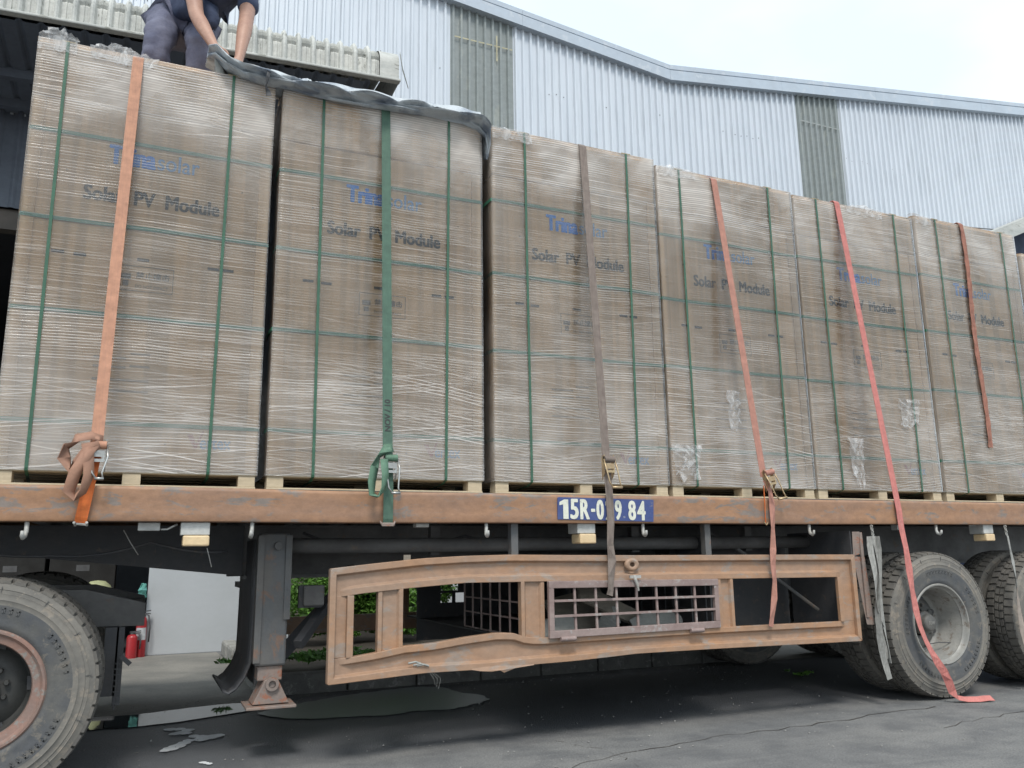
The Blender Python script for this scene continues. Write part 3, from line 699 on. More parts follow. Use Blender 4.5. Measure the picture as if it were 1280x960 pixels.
# cross members
xx = -2.8
while xx < 9.8:
    m = MB(); m.box(xx,xx+.06,BY+.03,2.65,1.30,1.403); T(m, 'cross_member', M['web']); xx += .56
for yy in (.72, 1.72):
    m = MB(); m.box(1.15,10,yy+.055,yy+.067,.985,1.29); m.box(1.15,10,yy,yy+.12,.965,.985); m.box(1.15,10,yy,yy+.12,1.285,1.299); T(m, 'chassis_beam', M['web'])
    m = MB(); m.add([(-3,yy+.03,1.10),(-.2,yy+.03,1.135),(1.148,yy+.03,.985),(1.148,yy+.03,1.298),(-3,yy+.03,1.298),(-3,yy+.1,1.10),(-.2,yy+.1,1.135),(1.148,yy+.1,.985),(1.148,yy+.1,1.298),(-3,yy+.1,1.298)],
        [(0,1,2,3,4),(9,8,7,6,5),(0,5,6,1),(1,6,7,2),(2,7,8,3),(3,8,9,4),(4,9,5,0)]); T(m, 'gooseneck_beam', M['black'])
m = MB(); m.tube([(1.3,.25,1.16),(5.3,.25,1.16)], .045, 14); m.tube([(1.3,.45,1.19),(5.3,.45,1.19)], .02, 8); T(m, 'air_pipe', M['web'], smooth=True)
for (P_, r_) in (([(1.45,.35,1.24),(1.9,.33,1.15),(2.5,.34,1.22),(3.1,.33,1.13),(3.7,.35,1.21),(4.4,.34,1.12),(5.0,.4,1.2)],.009),([(-.4,.3,1.20),(.1,.3,1.12),(.6,.32,1.19),(1.1,.3,1.14)],.008)):
    Q = []
    for a_, b_ in zip(P_, P_[1:]):
        for q in range(6): t = q/6; Q.append(Vector(a_).lerp(Vector(b_), t)+Vector((0,0,-.03*math.sin(math.pi*t))))
    m = MB(); m.tube(Q, r_, 6); T(m, 'air_hose', M['black'], smooth=True)
for x_ in (2.25, 3.75, 4.75):
    m = MB(); m.box(x_,x_+.06,.30,.36,1.10,1.28); T(m, 'pipe_clip', M['web'])
# registration marking
rp = tag(empty('registration_marking', (0, 0, 0)), 'blue painted panel reading 15R-029.84'); rp.parent = tr
m = MB(); m.v = []; n_ = 24
me_pts = [(2.885,1.302),(3.575,1.290),(3.583,1.426),(3.58,1.430),(2.895,1.438),(2.887,1.434)]
m.add([(x, BY-.006-1*0, z) for x, z in me_pts]+[(x, BY+.010, z) for x, z in me_pts], [tuple(range(6)), tuple(range(11,5,-1))]+[(k,(k+1)%6,6+(k+1)%6,6+k) for k in range(6)])
rp.location = (0,0,0); m.v = [tuple(Vector(v)-TL) for v in m.v]; pnl = m.build('panel_paint', M['blue'], rp)
adv = [('1',.030,.072),('5',.085,.145),('R',.155,.222),('-',.232,.262),('0',.270,.325),('2',.335,.390),('9',.403,.455),('.',.466,.478),('8',.502,.560),('4',.568,.632)]
m = MB(); m.add([(2.922,BY-.0085,1.305),(2.958,BY-.0085,1.305),(2.958,BY-.0085,1.424),(2.930,BY-.0085,1.424),(2.897,BY-.0085,1.408),(2.897,BY-.0085,1.388),(2.922,BY-.0085,1.394)], [tuple(range(7))]); m.v = [tuple(Vector(v)-TL) for v in m.v]; m.build('digit', M['cream'], rp)
for ch, a, b_ in adv[1:]:
    z0, z1 = 1.305, 1.430
    xo = 2.885
    if ch == '-': z0, z1 = 1.352, 1.372
    if ch == '.': z0, z1 = 1.318, 1.332
    dz = -.009*(a/.65)
    o = text_mesh('digit', ch, M['cream'], rp, xo+a, xo+b_, z0+dz-0, z1+dz, BY-.0085, bold=.011)
    if o:
        for v in o.data.vertices: v.co -= TL
# rope hooks under the beam
def rope_hook(x):
    m = MB(); m.tube([(x,BY+.03,1.285),(x,BY+.03,1.235),(x-.004,BY+.018,1.212),(x-.008,BY-.005,1.204),(x-.010,BY-.022,1.214),(x-.010,BY-.026,1.235)], [.011,.011,.012,.012,.010,.007], 8)
    T(m, 'rope_hook', M['hook'], smooth=True)
for x in (.04, 1.085, 2.425, 3.515, 4.90, 6.16, 7.4): rope_hook(x)
# marker lamps
def lamp(x0, x1, z0=1.16, z1=1.21):
    p = empty('marker_lamp'); p.parent = tr
    m = MB(); m.box(x0-.012,x1,BY+.03,BY+.16,z1+.002,1.279); m.v = [tuple(Vector(v)-TL) for v in m.v]; m.build('lamp_bracket', M['lampbody'], p, bevel=.004)
    m = MB(); m.box(x0,x1,BY+.02,BY+.14,z0,z1); m.v = [tuple(Vector(v)-TL) for v in m.v]; m.build('lens', M['lens'], p, bevel=.008)
lamp(.745,.875,1.158,1.212); lamp(3.05,3.165,1.155,1.215); lamp(6.70,6.80,1.150,1.205)
m = MB(); m.box(.53,.635,BY+.06,BY+.12,1.238,1.279); T(m, 'bracket', M['lampbody'], bevel=.004)
m = MB(); m.box(5.79,5.83,BY+.06,BY+.12,1.238,1.279); T(m, 'bracket', M['lampbody'], bevel=.004)
m = MB(); m.box(2.0,2.08,BY+.06,BY+.12,1.256,1.279); T(m, 'bracket', M['hook'], bevel=.004)
m = MB(); m.tube([(.64,BY+.08,1.245),(.67,BY+.07,1.245),(.70,BY+.06,1.262),(.715,BY+.08,1.27)], .005, 6); T(m, 'cable', M['lampbody'])
m = MB(); m.tube([(.46,.1,1.25),(.50,.14,1.18),(.54,.18,1.12)], .003, 5); T(m, 'cable', M['hook'])
m = MB(); m.tube([(.88,.0,1.15),(.895,.0,1.10),(.91,.02,1.05)], .003, 5); T(m, 'cable', M['hook'])

# ---- side guard (welded pressed rails, bent by a knock)
top_o = [(1.50,1.031),(1.75,1.055),(2.03,1.079),(2.3,1.090),(2.58,1.094),(3.0,1.086),(3.47,1.079),(4.3,1.072),(5.28,1.062)]
top_i = [(1.50,.868),(1.65,.892),(1.92,.913),(2.3,.936),(2.64,.933),(2.8,.932),(4.06,.918),(5.28,.905)]
bot_i = [(1.50,.555),(1.65,.565),(1.78,.580),(1.92,.604),(2.1,.610),(2.3,.632),(2.5,.648),(2.60,.640),(2.68,.612),(2.8,.606),(4.04,.610),(5.28,.602)]
bot_o = [(1.50,.428),(2.04,.452),(2.45,.448),(2.64,.456),(3.0,.463),(3.43,.481),(4.04,.477),(5.28,.461)]
def yb(x): return BY+.004+.030*math.exp(-((x-2.35)/.55)**2)
sg = empty('side_guard'); sg.parent = tr
def SG(m, name, mt, **k):
    m.v = [tuple(Vector(v)-TL) for v in m.v]; return m.build(name, mt, sg, **k)
def rail(to, bo, x0, x1, name='guard_rail', inner='low'):
    secs = []; n_ = int((x1-x0)/.06)
    for k in range(n_+1):
        x = x0+(x1-x0)*k/n_; a = lerp_tab(to, x); b_ = lerp_tab(bo, x); h = a-b_; y = yb(x)+.002*mnoise.noise(Vector((x*6,1,0)))
        lip = min(.036, h*.24); d = .026; di = d if (x < 1.60 or x > 5.13) else 0; du, dl_ = (0, di) if inner == 'low' else (di, 0)
        secs.append([(x,y+du,a),(x,y+du,a-lip),(x,y+d,a-lip-.010),(x,y+d,b_+lip+.010),(x,y+dl_,b_+lip),(x,y+dl_,b_),(x,y+.05,b_),(x,y+.05,b_+.006),(x,y+d+.006,b_+lip+.01),(x,y+d+.006,a-lip-.01),(x,y+.05,a-.006),(x,y+.05,a)])
    m = MB(); m.loft(secs); return SG(m, name, M['guard'], bevel=.003, segs=2)
rail(top_o, top_i, 1.508, 5.268); rail(bot_i, bot_o, 1.508, 5.268, 'guard_rail', 'high')
def post(x0, x1, a0, a1, b0, b1, name='guard_post', lip=.022):
    # a: top z left/right, b: bottom z
    m = MB(); secs = []
    for t in [0,.25,.5,.75,1]:
        za = (b0+(a0-b0)*t); zb_ = (b1+(a1-b1)*t)
        y = yb((x0+x1)/2)+.003
        def P(u, dy): return (x0+(x1-x0)*u, y+dy, za+(zb_-za)*u)
        w_ = x1-x0; l = lip/w_
        secs.append([P(0,0),P(l,0),P(l+.08,.018),P(1-l-.08,.018),P(1-l,0),P(1,0),P(1,.05),P(.97,.05),P(1-l,.024),P(l,.024),P(.03,.05),P(0,.05)])
    m.loft(secs); return SG(m, name, M['guard'], bevel=.003, segs=2)
g = lambda tab, x: lerp_tab(tab, x)
def end_post(xo, xi, xl):
    m = MB(); zt_, zb_ = lerp_tab(top_i, xi)+.002, lerp_tab(bot_i, xi)-.002; y = yb(xi)
    m.box(min(xo,xi), max(xo,xi), y+.024, y+.030, zb_, zt_); m.box(min(xi,xl), max(xi,xl), y+.001, y+.029, zb_, zt_)
    SG(m, 'guard_post', M['guard'], bevel=.003)
    m = MB(); a_, b_ = lerp_tab(top_o, xo), lerp_tab(bot_o, xo); sg_ = 1 if xi > xo else -1
    m.add([(xo-.004*sg_,y-.003,b_+.002),(xo+.030*sg_,y-.003,b_+.034),(xo+.030*sg_,y-.003,a_-.034),(xo-.004*sg_,y-.003,a_-.002),(xo-.004*sg_,y+.05,b_+.002),(xo+.030*sg_,y+.026,b_+.034),(xo+.030*sg_,y+.026,a_-.034),(xo-.004*sg_,y+.05,a_-.002)],[(0,1,2,3),(7,6,5,4),(0,4,5,1),(1,5,6,2),(2,6,7,3),(3,7,4,0)])
    SG(m, 'end_lip', M['guard'], bevel=.003)
end_post(1.508, 1.602, 1.638)
post(1.775,1.918,g(top_i,1.77)+.002,g(top_i,1.92)+.002,g(bot_i,1.77)-.002,g(bot_i,1.92)-.002)
post(2.645,2.798,g(top_i,2.64)+.002,g(top_i,2.8)+.002,g(bot_i,2.68)-.002,g(bot_i,2.8)-.002)
post(4.062,4.185,g(top_i,4.06)+.002,g(top_i,4.2)+.002,g(bot_i,4.04)-.002,g(bot_i,4.2)-.002)
end_post(5.270, 5.135, 5.098)
# mitre welds and a torn lip under the dent
m = MB(); m.add([(2.33,yb(2.33)-.002,.452),(2.38,yb(2.38)-.006,.442),(2.45,yb(2.4)-.008,.434),(2.50,yb(2.5)-.01,.440),(2.53,yb(2.5)-.004,.424),(2.60,yb(2.6)-.006,.446),(2.72,yb(2.7)-.003,.456),(2.72,yb(2.7)+.003,.468),(2.33,yb(2.33)+.003,.466)], [tuple(range(9))]); SG(m, 'torn_lip', M['guard'])
m = MB()
for (x, z) in ((2.02,.50),(1.99,.512),(2.04,.495)): m.tube([(x-.04,yb(x)-.006,z),(x,yb(x)-.010,z+.006),(x+.03,yb(x)-.005,z-.004)], .006, 5)
for k in range(3): m.tube([(2.08+k*.012,yb(2.1)-.002,.45),(2.10+k*.02,yb(2.1)-.01,.42),(2.11+k*.01,yb(2.1),.385-.01*k)], .0009, 4)
SG(m, 'caught_straw', M['scrapw'])
# cage door
m = MB(); y0 = BY-.012
x0, x1 = 2.812, 4.052
def zt(x): return .934-.012*(x-2.81)
def zb(x): return .602+.006*(x-2.81)
fwid = .042
m.add([(x0,y0,zt(x0)),(x1,y0,zt(x1)),(x1,y0,zt(x1)-fwid),(x0,y0,zt(x0)-fwid),(x0,y0+.03,zt(x0)),(x1,y0+.03,zt(x1)),(x1,y0+.03,zt(x1)-fwid),(x0,y0+.03,zt(x0)-fwid)],[(0,3,2,1),(4,5,6,7),(0,1,5,4),(1,2,6,5),(2,3,7,6),(3,0,4,7)])
m.add([(x0,y0,zb(x0)+fwid),(x1,y0,zb(x1)+fwid),(x1,y0,zb(x1)),(x0,y0,zb(x0)),(x0,y0+.03,zb(x0)+fwid),(x1,y0+.03,zb(x1)+fwid),(x1,y0+.03,zb(x1)),(x0,y0+.03,zb(x0))],[(0,3,2,1),(4,5,6,7),(0,1,5,4),(1,2,6,5),(2,3,7,6),(3,0,4,7)])
m.box(x0,x0+fwid*.8,y0+.001,y0+.029,zb(x0)+fwid,zt(x0)-fwid); m.box(x1-fwid*.8,x1,y0+.001,y0+.029,zb(x1)+fwid,zt(x1)-fwid)
SG(m, 'cage_door_frame', M['cage'], bevel=.003)
n_ = 7
for k in range(1, 8):
    x = x0+.034+(x1-x0-.068)*(k/8)
    m = MB(); m.bar((x+.002,y0+.018,zb(x)+fwid),(x-.002,y0+.018,zt(x)-fwid),.014,.012,(0,1,0)); SG(m, 'grid_bar', M['cage'])
for t in (.34,.70):
    m = MB(); za = lambda x: zb(x)+fwid+(zt(x)-zb(x)-2*fwid)*t
    m.bar((x0+.034,y0+.006,za(x0)),(x1-.034,y0+.006,za(x1)),.010,.014); SG(m, 'grid_bar', M['cage'])
for x in (2.93, 3.86):
    m = MB(); m.tube([(x-.05,y0-.004,zb(x)-.006),(x+.05,y0-.004,zb(x)-.006)], .014, 10); SG(m, 'hinge', M['cage'], smooth=True, auto=40)
m = MB(); m.lathe([(.018,-.006),(.030,-.014),(.046,-.012),(.052,.0),(.052,.01)], (0,0,0), 'y', 24)
m.v = [(v[0]*1.0+3.405, v[1]*.8+yb(3.4)-.002, v[2]*.78+1.022) for v in m.v]; SG(m, 'tow_eye_ring', M['guard'], smooth=True)
m = MB(); m.tube([(3.40,y0-.012,.955),(3.405,y0-.02,.93),(3.42,y0-.02,.89),(3.425,y0-.018,.862)], [.010,.010,.008,.006], 8); m.box(3.37,3.45,y0-.016,y0-.002,.938,.956); SG(m, 'latch_pin', M['hook'])
for x, z0 in ((2.60,1.10),(4.02,1.075)):
    m = MB(); m.box(x,x+.045,BY+.06,BY+.068,z0-.02,1.279); m.box(x,x+.008,BY+.068,BY+.11,z0-.02,1.279); SG(m, 'hanger_bracket', M['leg'])
m = MB(); m.box(1.93,1.97,BY+.06,BY+.07,1.05,1.10); SG(m, 'hanger_bracket', M['scrap'])
# cage behind the door: end grids reaching across the bed, floor, far plate with holes, top
for X in (2.735, 4.13):
    m = MB()
    for k in range(0, 8 if X < 3 else 15):
        yy = BY+.08+k*.165; m.bar((X,yy,.595),(X,yy,.955),.010,.010)
    for zz in (.595,.70,.80,.955): m.bar((X+.008,BY+.06,zz),(X+.008,1.0 if X < 3 else 2.5,zz),.010,.010)
    SG(m, 'end_grid', M['cage'] if X < 3 else M['black'])
m = MB(); m.box(2.75,4.12,BY+.06,2.5,.570,.582); SG(m, 'cage_floor', M['black'])
m = MB(); m.box(2.75,4.12,BY+.06,2.5,.985,.997); SG(m, 'cage_roof', M['black'])
m = MB()
for (a, b_, c, d) in ((2.72,2.93,.40,.97),(3.16,4.13,.40,.97),(2.93,3.16,.40,.70),(2.93,3.16,.78,.80),(2.93,3.16,.90,.97),(3.035,3.065,.70,.78),(3.09,3.16,.80,.90)):
    m.box(a,b_,2.10,2.112,c,d)
SG(m, 'far_plate', M['black'])
m = MB(); m.box(4.25,4.26,.1,2.3,.45,1.20); SG(m, 'bulkhead_plate', M['black'])
# wheel bay inner plate, diagonal stay, drop plate behind the guard
m = MB(); m.tube([(4.62,.25,1.12),(5.22,.10,.66)], .013, 8); m.tube([(4.35,.32,1.28),(4.75,.28,1.06)], .012, 8); SG(m, 'diagonal_stay', M['leg'])
m = MB(); m.box(4.2,5.3,.50,.512,.42,1.2); SG(m, 'inner_plate', M['black'])
m = MB(); m.add([(5.30,BY+.03,1.225),(5.36,BY+.02,1.225),(5.385,BY+.03,1.07),(5.30,BY+.04,1.05),(5.36,BY+.03,.57),(5.43,BY+.03,.565),(5.405,BY+.035,1.04)], [(0,3,2,1),(3,4,5,6)])
T(m, 'splash_plate', M['legfoot'])
m = MB(); m.box(5.29,5.298,BY+.045,.45,.50,1.23); T(m, 'wheel_bay_plate', M['black'])
m = MB(); m.box(5.36,5.385,BY+.02,BY+.03,.62,1.22); T(m, 'splash_plate', M['legfoot'])
# far-side guard, the same pattern
fg = empty('side_guard'); fg.parent = tr
m = MB(); m.box(1.52,5.27,2.60,2.64,.93,1.07); m.box(1.52,5.27,2.60,2.64,.46,.60)
for a, b_ in ((1.52,1.64),(2.65,2.80),(4.06,4.19),(5.15,5.27)): m.box(a,b_,2.601,2.639,.601,.929)
m.v = [tuple(Vector(v)-TL) for v in m.v]; m.build('guard_rail', M['guard'], fg)

# ---- landing gear
for (yy, nm) in ((.14, 0), (2.15, 1)):
    lg = empty('landing_leg'); lg.parent = tr
    def LG(m, name, mt, **k):
        m.v = [tuple(Vector(v)-TL+Vector((.22*nm,0,0))) for v in m.v]; return m.build(name, mt, lg, **k)
    m = MB(); m.box(1.175,1.345,yy,yy+.16,.50,1.235); LG(m, 'outer_tube', M['leg'], bevel=.012)
    m = MB(); m.box(1.165,1.20,yy-.012,yy-.0,.52,1.22); m.box(1.32,1.355,yy-.012,yy,.75,1.22); LG(m, 'mounting_flange', M['leg'])
    m = MB(); m.box(1.195,1.33,yy+.02,yy+.14,.42,.499); LG(m, 'inner_tube', M['legfoot'], bevel=.006)
    m = MB(); m.lathe([(.001,-.02),(.022,-.02),(.024,.0)], (1.275,yy-.01,1.16), 'y', 12); LG(m, 'bolt_head', M['leg'], smooth=True, auto=40)
    m = MB(); m.add([(1.235,yy-.01,.43),(1.305,yy-.01,.43),(1.37,yy-.01,.30),(1.17,yy-.01,.30),(1.235,yy+.17,.43),(1.305,yy+.17,.43),(1.37,yy+.17,.30),(1.17,yy+.17,.30)],[(0,3,2,1),(4,5,6,7),(0,1,5,4),(1,2,6,5),(2,3,7,6),(3,0,4,7)]); LG(m, 'foot_wedge', M['legfoot'], bevel=.004)
    m = MB(); m.lathe([(.020,-.03),(.036,-.03),(.036,.01)], (1.272,yy-.0,.405), 'y', 20); m.lathe([(.001,.0),(.02,.0)], (1.272,yy-.014,.405), 'y', 20); LG(m, 'pivot_ring', M['legfoot'], smooth=True, auto=40)
    m = MB(); m.box(1.135,1.405,yy-.05,yy+.21,.278,.294); LG(m, 'foot_plate', M['legfoot'], bevel=.004)
m = MB(); m.bar((1.42,.2,.60),(1.85,.75,1.02),.05,.05); m.box(1.43,1.57,.30,.33,.80,.93); m.add([(1.36,.3,.50),(1.75,.7,.80),(1.75,.7,.94),(1.36,.3,.62)],[(0,1,2,3)]); T(m, 'leg_brace', M['black'])
m = MB(); m.box(1.455,1.58,.28,.30,.81,.93); T(m, 'gear_case', M['web'], bevel=.01)
m = MB(); m.box(1.24,1.28,.3,2.1,.88,.92); T(m, 'cross_shaft', M['web'])
# mudflap behind the tractor wheel: hanging rubber sheet with a kicked-up foot
m = MB(); v = []
prof = [(1.155,1.20),(1.155,.9),(1.153,.62),(1.150,.50),(1.12,.42),(1.075,.36),(1.035,.335),(1.00,.350)]
pr2 = [(p[0]+.012, p[1]-.006) for p in prof]
prof = [(p[0]+.03, p[1]) for p in prof]
for yy in (.32,.5,.8,1.1):
    v += [(a, yy, z+.0*yy) for a, z in prof]
m.add(v, [(j*8+i, j*8+i+1, (j+1)*8+i+1, (j+1)*8+i) for j in range(3) for i in range(7)])
o = T(m, 'mudflap', M['black'], smooth=True); sm = o.modifiers.new('solid', 'SOLIDIFY'); sm.thickness = .012
m = MB(); m.box(1.20,1.208,.32,1.1,.38,1.2); T(m, 'mudflap_backing', M['black'])

# ---- wheels
def tyre(parent, Rr, w_, rim_r, front, n=96, lugs=54, dust='dusty', side='rubber', lug_d=.016):
    """axis along y; 'front' = y of the outer sidewall bulge; wheel centre at the parent's origin"""
    ty = empty('tyre'); ty.parent = parent
    f = front; b_ = front+w_
    DB = .075
    sw = [(rim_r,f+.030),(rim_r+.010,f+.018),(rim_r+.022,f+.012),(rim_r+.035,f+.006),(rim_r+.045,f+.008),(rim_r+.075,f+.001),(rim_r+.115,f-.001),(Rr-.122,f-.001)]
    m = MB(); m.lathe(sw, (0,0,0), 'y', n); m.build('sidewall', M[side], ty, smooth=True, auto=45)
    sh_ = [(Rr-.122,f-.001),(Rr-.105,f+.0),(Rr-.099,f-.003),(Rr-.093,f+.003),(Rr-.075,f+.008),(Rr-.070,f+.007),(Rr-.068,f+.011),(Rr-.055,f+.013),(Rr-.052,f+.011),(Rr-.048,f+.015),(Rr-.024,f+.024)]
    m = MB(); m.lathe(sh_, (0,0,0), 'y', n); m.build('shoulder', M[dust], ty, smooth=True, auto=30)
    m = MB(); m.lathe([(Rr-.024,f+.024),(Rr-lug_d,f+.036),(Rr-lug_d,b_-.036),(Rr-.024,b_-.024),(Rr-.1,b_),(rim_r+.04,b_),(rim_r,b_-.03),(rim_r-.01,b_-.05)], (0,0,0), 'y', n); m.build('casing', M['tread'], ty, smooth=True, auto=35)
    m = MB()   # blocks round the tread: outer row breaks the silhouette
    for k in range(lugs):
        a = 2*math.pi*k/lugs; da = 2*math.pi/lugs*.43
        for (y0_, y1_, sk) in ((f+.022,f+.085,0),(f+.100,f+.5*w_-.006,.35),(f+.5*w_+.006,b_-.100,-.35),(b_-.085,b_-.022,0)):
            ri = Rr-lug_d-.006; ro = Rr
            aa = a+(2*math.pi/lugs*.5 if sk else 0)
            P = []
            for (yy, rr, tp) in ((y0_,ri,1),(y0_,ro,.86),(y1_,ro,.86),(y1_,ri,1)):
                for sgn in (-1,1):
                    t = aa+sgn*da*tp+sk*(yy-y0_); r2 = rr-(.010 if (yy in (f+.022, b_-.022) and rr == ro) else 0)
                    P.append((r2*math.cos(t), yy, r2*math.sin(t)))
            m.add(P, [(0,1,3,2),(2,3,5,4),(4,5,7,6),(0,2,4,6),(1,7,5,3),(0,6,7,1)])
    o = m.build('tread_blocks', M['tread'], ty); o['kind'] = 'stuff'
    # moulded marks and rib lines on the sidewall
    m = MB()
    for (a0, a1, r_) in ((.2,.75,rim_r+.095),(1.2,1.9,rim_r+.10),(2.6,3.3,rim_r+.095),(3.9,4.5,rim_r+.10),(5.2,5.9,rim_r+.095)):
        k = 0; a = a0
        while a < a1:
            hh = .016; ww = .020
            for q in range(2):
                c_, s_ = math.cos(a), math.sin(a)
                rr = r_+(q-.5)*.016
                m.obox((rr*c_, f-.0015, rr*s_), (-s_,0,c_), (0,1,0), (c_,0,s_), ww*.42 if q else ww*.2, .0022, .004)
            m.obox((r_*math.cos(a-.014), f-.0015, r_*math.sin(a-.014)), (-math.sin(a),0,math.cos(a)), (0,1,0), (math.cos(a),0,math.sin(a)), .003, .0022, hh*.7)
            a += .085
    for k in range(14):
        a = 2*math.pi*k/14+.1; m.obox(((Rr-.06)*math.cos(a), f+.0105, (Rr-.06)*math.sin(a)), (-math.sin(a),0,math.cos(a)), (0,1,0), (math.cos(a),0,math.sin(a)), .0012, .002, .022)
    o = m.build('moulded_marks', M[side], ty); o['kind'] = 'stuff'
    return ty
def trailer_wheel(cx, front, parent, outer=True):
    wl = empty('wheel', (cx, front-1, .54)); wl.parent = parent
    tyre(wl, .535, .265, .285, 0)
    if not outer:
        m = MB(); m.lathe([(.30,.03),(.27,.06),(.26,.2),(.05,.2)], (0,0,0), 'y', 32); m.build('rim', M['rimdark'], wl); return wl
    m = MB(); m.lathe([(.296,.030),(.298,.020),(.290,.010),(.281,.012),(.276,.024),(.272,.040),(.262,.050),(.262,.058)], (0,0,0), 'y', 72); m.build('rim_flange', M['rimgrey'], wl, smooth=True, auto=40)
    m = MB(); m.lathe([(.262,.058),(.258,.075),(.250,.10),(.246,.18),(.238,.195),(.236,.235),(.226,.250),(.208,.262)], (0,0,0), 'y', 72); m.build('rim_barrel', M['rimgrey'], wl, smooth=True, auto=40)
    m = MB(); m.lathe([(.210,.262),(.20,.250),(.165,.225),(.155,.222),(.11,.222),(.10,.23)], (0,0,0), 'y', 72); m.build('disc', M['rimdark'], wl, smooth=True, auto=40)
    m = MB()
    for k in range(8):
        a = 2*math.pi*(k+.5)/8; m.lathe([(.001,-.004),(.018,-.002),(.02,.004)], (.187*math.cos(a),.238,.187*math.sin(a)), 'y', 10)
    m.build('hand_holes', M['black'], wl)
    for k in range(10):
        a = 2*math.pi*k/10; m = MB(); m.lathe([(.001,-.022),(.010,-.022),(.014,-.018),(.014,.0)], (.132*math.cos(a),.222,.132*math.sin(a)), 'y', 6); m.build('wheel_nut', M['rimdark'], wl)
    m = MB(); m.lathe([(.001,.105),(.048,.107),(.058,.114),(.062,.125),(.064,.15),(.084,.158),(.088,.18),(.088,.23)], (0,0,0), 'y', 40); m.build('hub', M['rimdark'], wl, smooth=True, auto=35)
    o = text_mesh('hub_lettering', 'FUW', M['rimgrey'], wl, -.030, .030, -.012, .014, .1035, .002)
    m = MB(); m.tube([(.02,.17,-.16),(.10,.15,-.15),(.20,.12,-.155)], .004, 5); m.build('valve_stem', M['black'], wl)
    return wl
for cx in (6.12, 7.44):
    trailer_wheel(cx, -.225, tr); trailer_wheel(cx, .10, tr, False)
    for fy in (1.98, 2.30): trailer_wheel(cx, fy, tr, False)
    m = MB(); m.tube([(cx,.2,.54),(cx,2.4,.54)], .07, 14); T(m, 'axle', M['black'], smooth=True)
    for yy in (.74, 1.74):
        m = MB()
        for k in range(6): 
            L_ = .62-k*.07; m.ribbon([(cx-L_,yy,.86-.012*k-.02),(cx-L_*.5,yy,.80-.012*k),(cx,yy,.775-.012*k),(cx+L_*.5,yy,.80-.012*k),(cx+L_,yy,.86-.012*k-.02)], .09, .011, (0,1,0))
        m.box(cx-.66,cx-.56,yy-.05,yy+.05,.80,.97); m.box(cx+.56,cx+.66,yy-.05,yy+.05,.80,.97)
        T(m, 'leaf_spring', M['black'])
m = MB(); m.tube([(5.1,1.0,.85),(5.1,1.6,.85)], .16, 20); T(m, 'air_tank', M['black'], smooth=True, auto=40)

# ================================================================== TRACTOR UNIT
tu = empty('tractor_unit', (0, 1, 0), label='rear of the towing truck with one big dusty tyre and red brown rim', cat='truck')
for (fy, outer) in ((-.215, True), (.09, False), (2.0, False), (2.3, False)):
    wl = empty('wheel', (-.095, fy-1, .505)); wl.parent = tu
    tyre(wl, .515, .27, .272, 0, dust='dusty', side='rubber', lugs=48, lug_d=.018)
    if outer:
        m = MB(); m.lathe([(.280,.030),(.284,.018),(.276,.008),(.266,.008),(.262,.016),(.252,.026),(.224,.030),(.220,.036),(.216,.060)], (0,0,0), 'y', 72); m.build('rim_flange', M['rimrust'], wl, smooth=True, auto=35)
        m = MB(); m.lathe([(.216,.060),(.212,.12),(.205,.17),(.19,.185),(.14,.15),(.12,.15),(.001,.15)], (0,0,0), 'y', 60); m.build('disc', M['hubdark'], wl, smooth=True, auto=40)
        for k in range(10):
            a = 2*math.pi*k/10+.2; m = MB(); m.lathe([(.001,-.028),(.010,-.028),(.014,-.022),(.014,0)], (.105*math.cos(a),.15,.105*math.sin(a)), 'y', 6); m.build('wheel_nut', M['hubdark'], wl)
        m = MB(); m.lathe([(.001,.04),(.05,.045),(.07,.07),(.075,.15)], (0,0,0), 'y', 32); m.build('hub', M['hubdark'], wl, smooth=True, auto=40)
        m = MB()
        for k in range(5):
            a = 2*math.pi*k/5+.05; m.obox((.196*math.cos(a),.176,.196*math.sin(a)), (-math.sin(a),0,math.cos(a)), (0,1,0), (math.cos(a),0,math.sin(a)), .032, .006, .011)
        m.build('hand_holes', M['black'], wl)
    else:
        m = MB(); m.lathe([(.29,.03),(.25,.06),(.24,.2),(.03,.2)], (0,0,0), 'y', 32); m.build('rim', M['hubdark'], wl)
def U(m, name, mt, **k):
    m.v = [tuple(Vector(v)-TL) for v in m.v]; return m.build(name, mt, tu, **k)
m = MB(); m.tube([(-.095,.2,.505),(-.095,2.4,.505)], .09, 14); U(m, 'axle', M['black'])
for yy in (.62, 1.7):
    m = MB(); m.add([(-3,yy,.74),(.60,yy,.715),(.60,yy,.845),(.28,yy,.93),(-3,yy,1.0),(-3,yy+.09,.74),(.60,yy+.09,.715),(.60,yy+.09,.845),(.28,yy+.09,.93),(-3,yy+.09,1.0)],
        [(0,1,2,3,4),(9,8,7,6,5),(0,5,6,1),(1,6,7,2),(2,7,8,3),(3,8,9,4),(4,9,5,0)]); U(m, 'frame_rail', M['web'], bevel=.004)
m = MB(); m.box(.46,.59,.712,1.698,.72,.83); U(m, 'rear_crossmember', M['web'])
m = MB(); m.box(.46,.50,.50,.53,.30,.72); m.box(.40,.47,.50,.9,.35,.72); U(m, 'flap_bracket', M['black'])
m = MB(); m.tube([(.475,.45,.545),(.478,.45,.42),(.472,.45,.285)], .005, 5)
for k in range(8): m.tube([(.462,.45,.53-.03*k),(.492,.45,.526-.03*k)], .004, 4)
m.obox((.515,.44,.545), (1,0,-.9), (0,1,0), (.9,0,1), .035, .008, .012)
U(m, 'hanging_chain', M['black'])

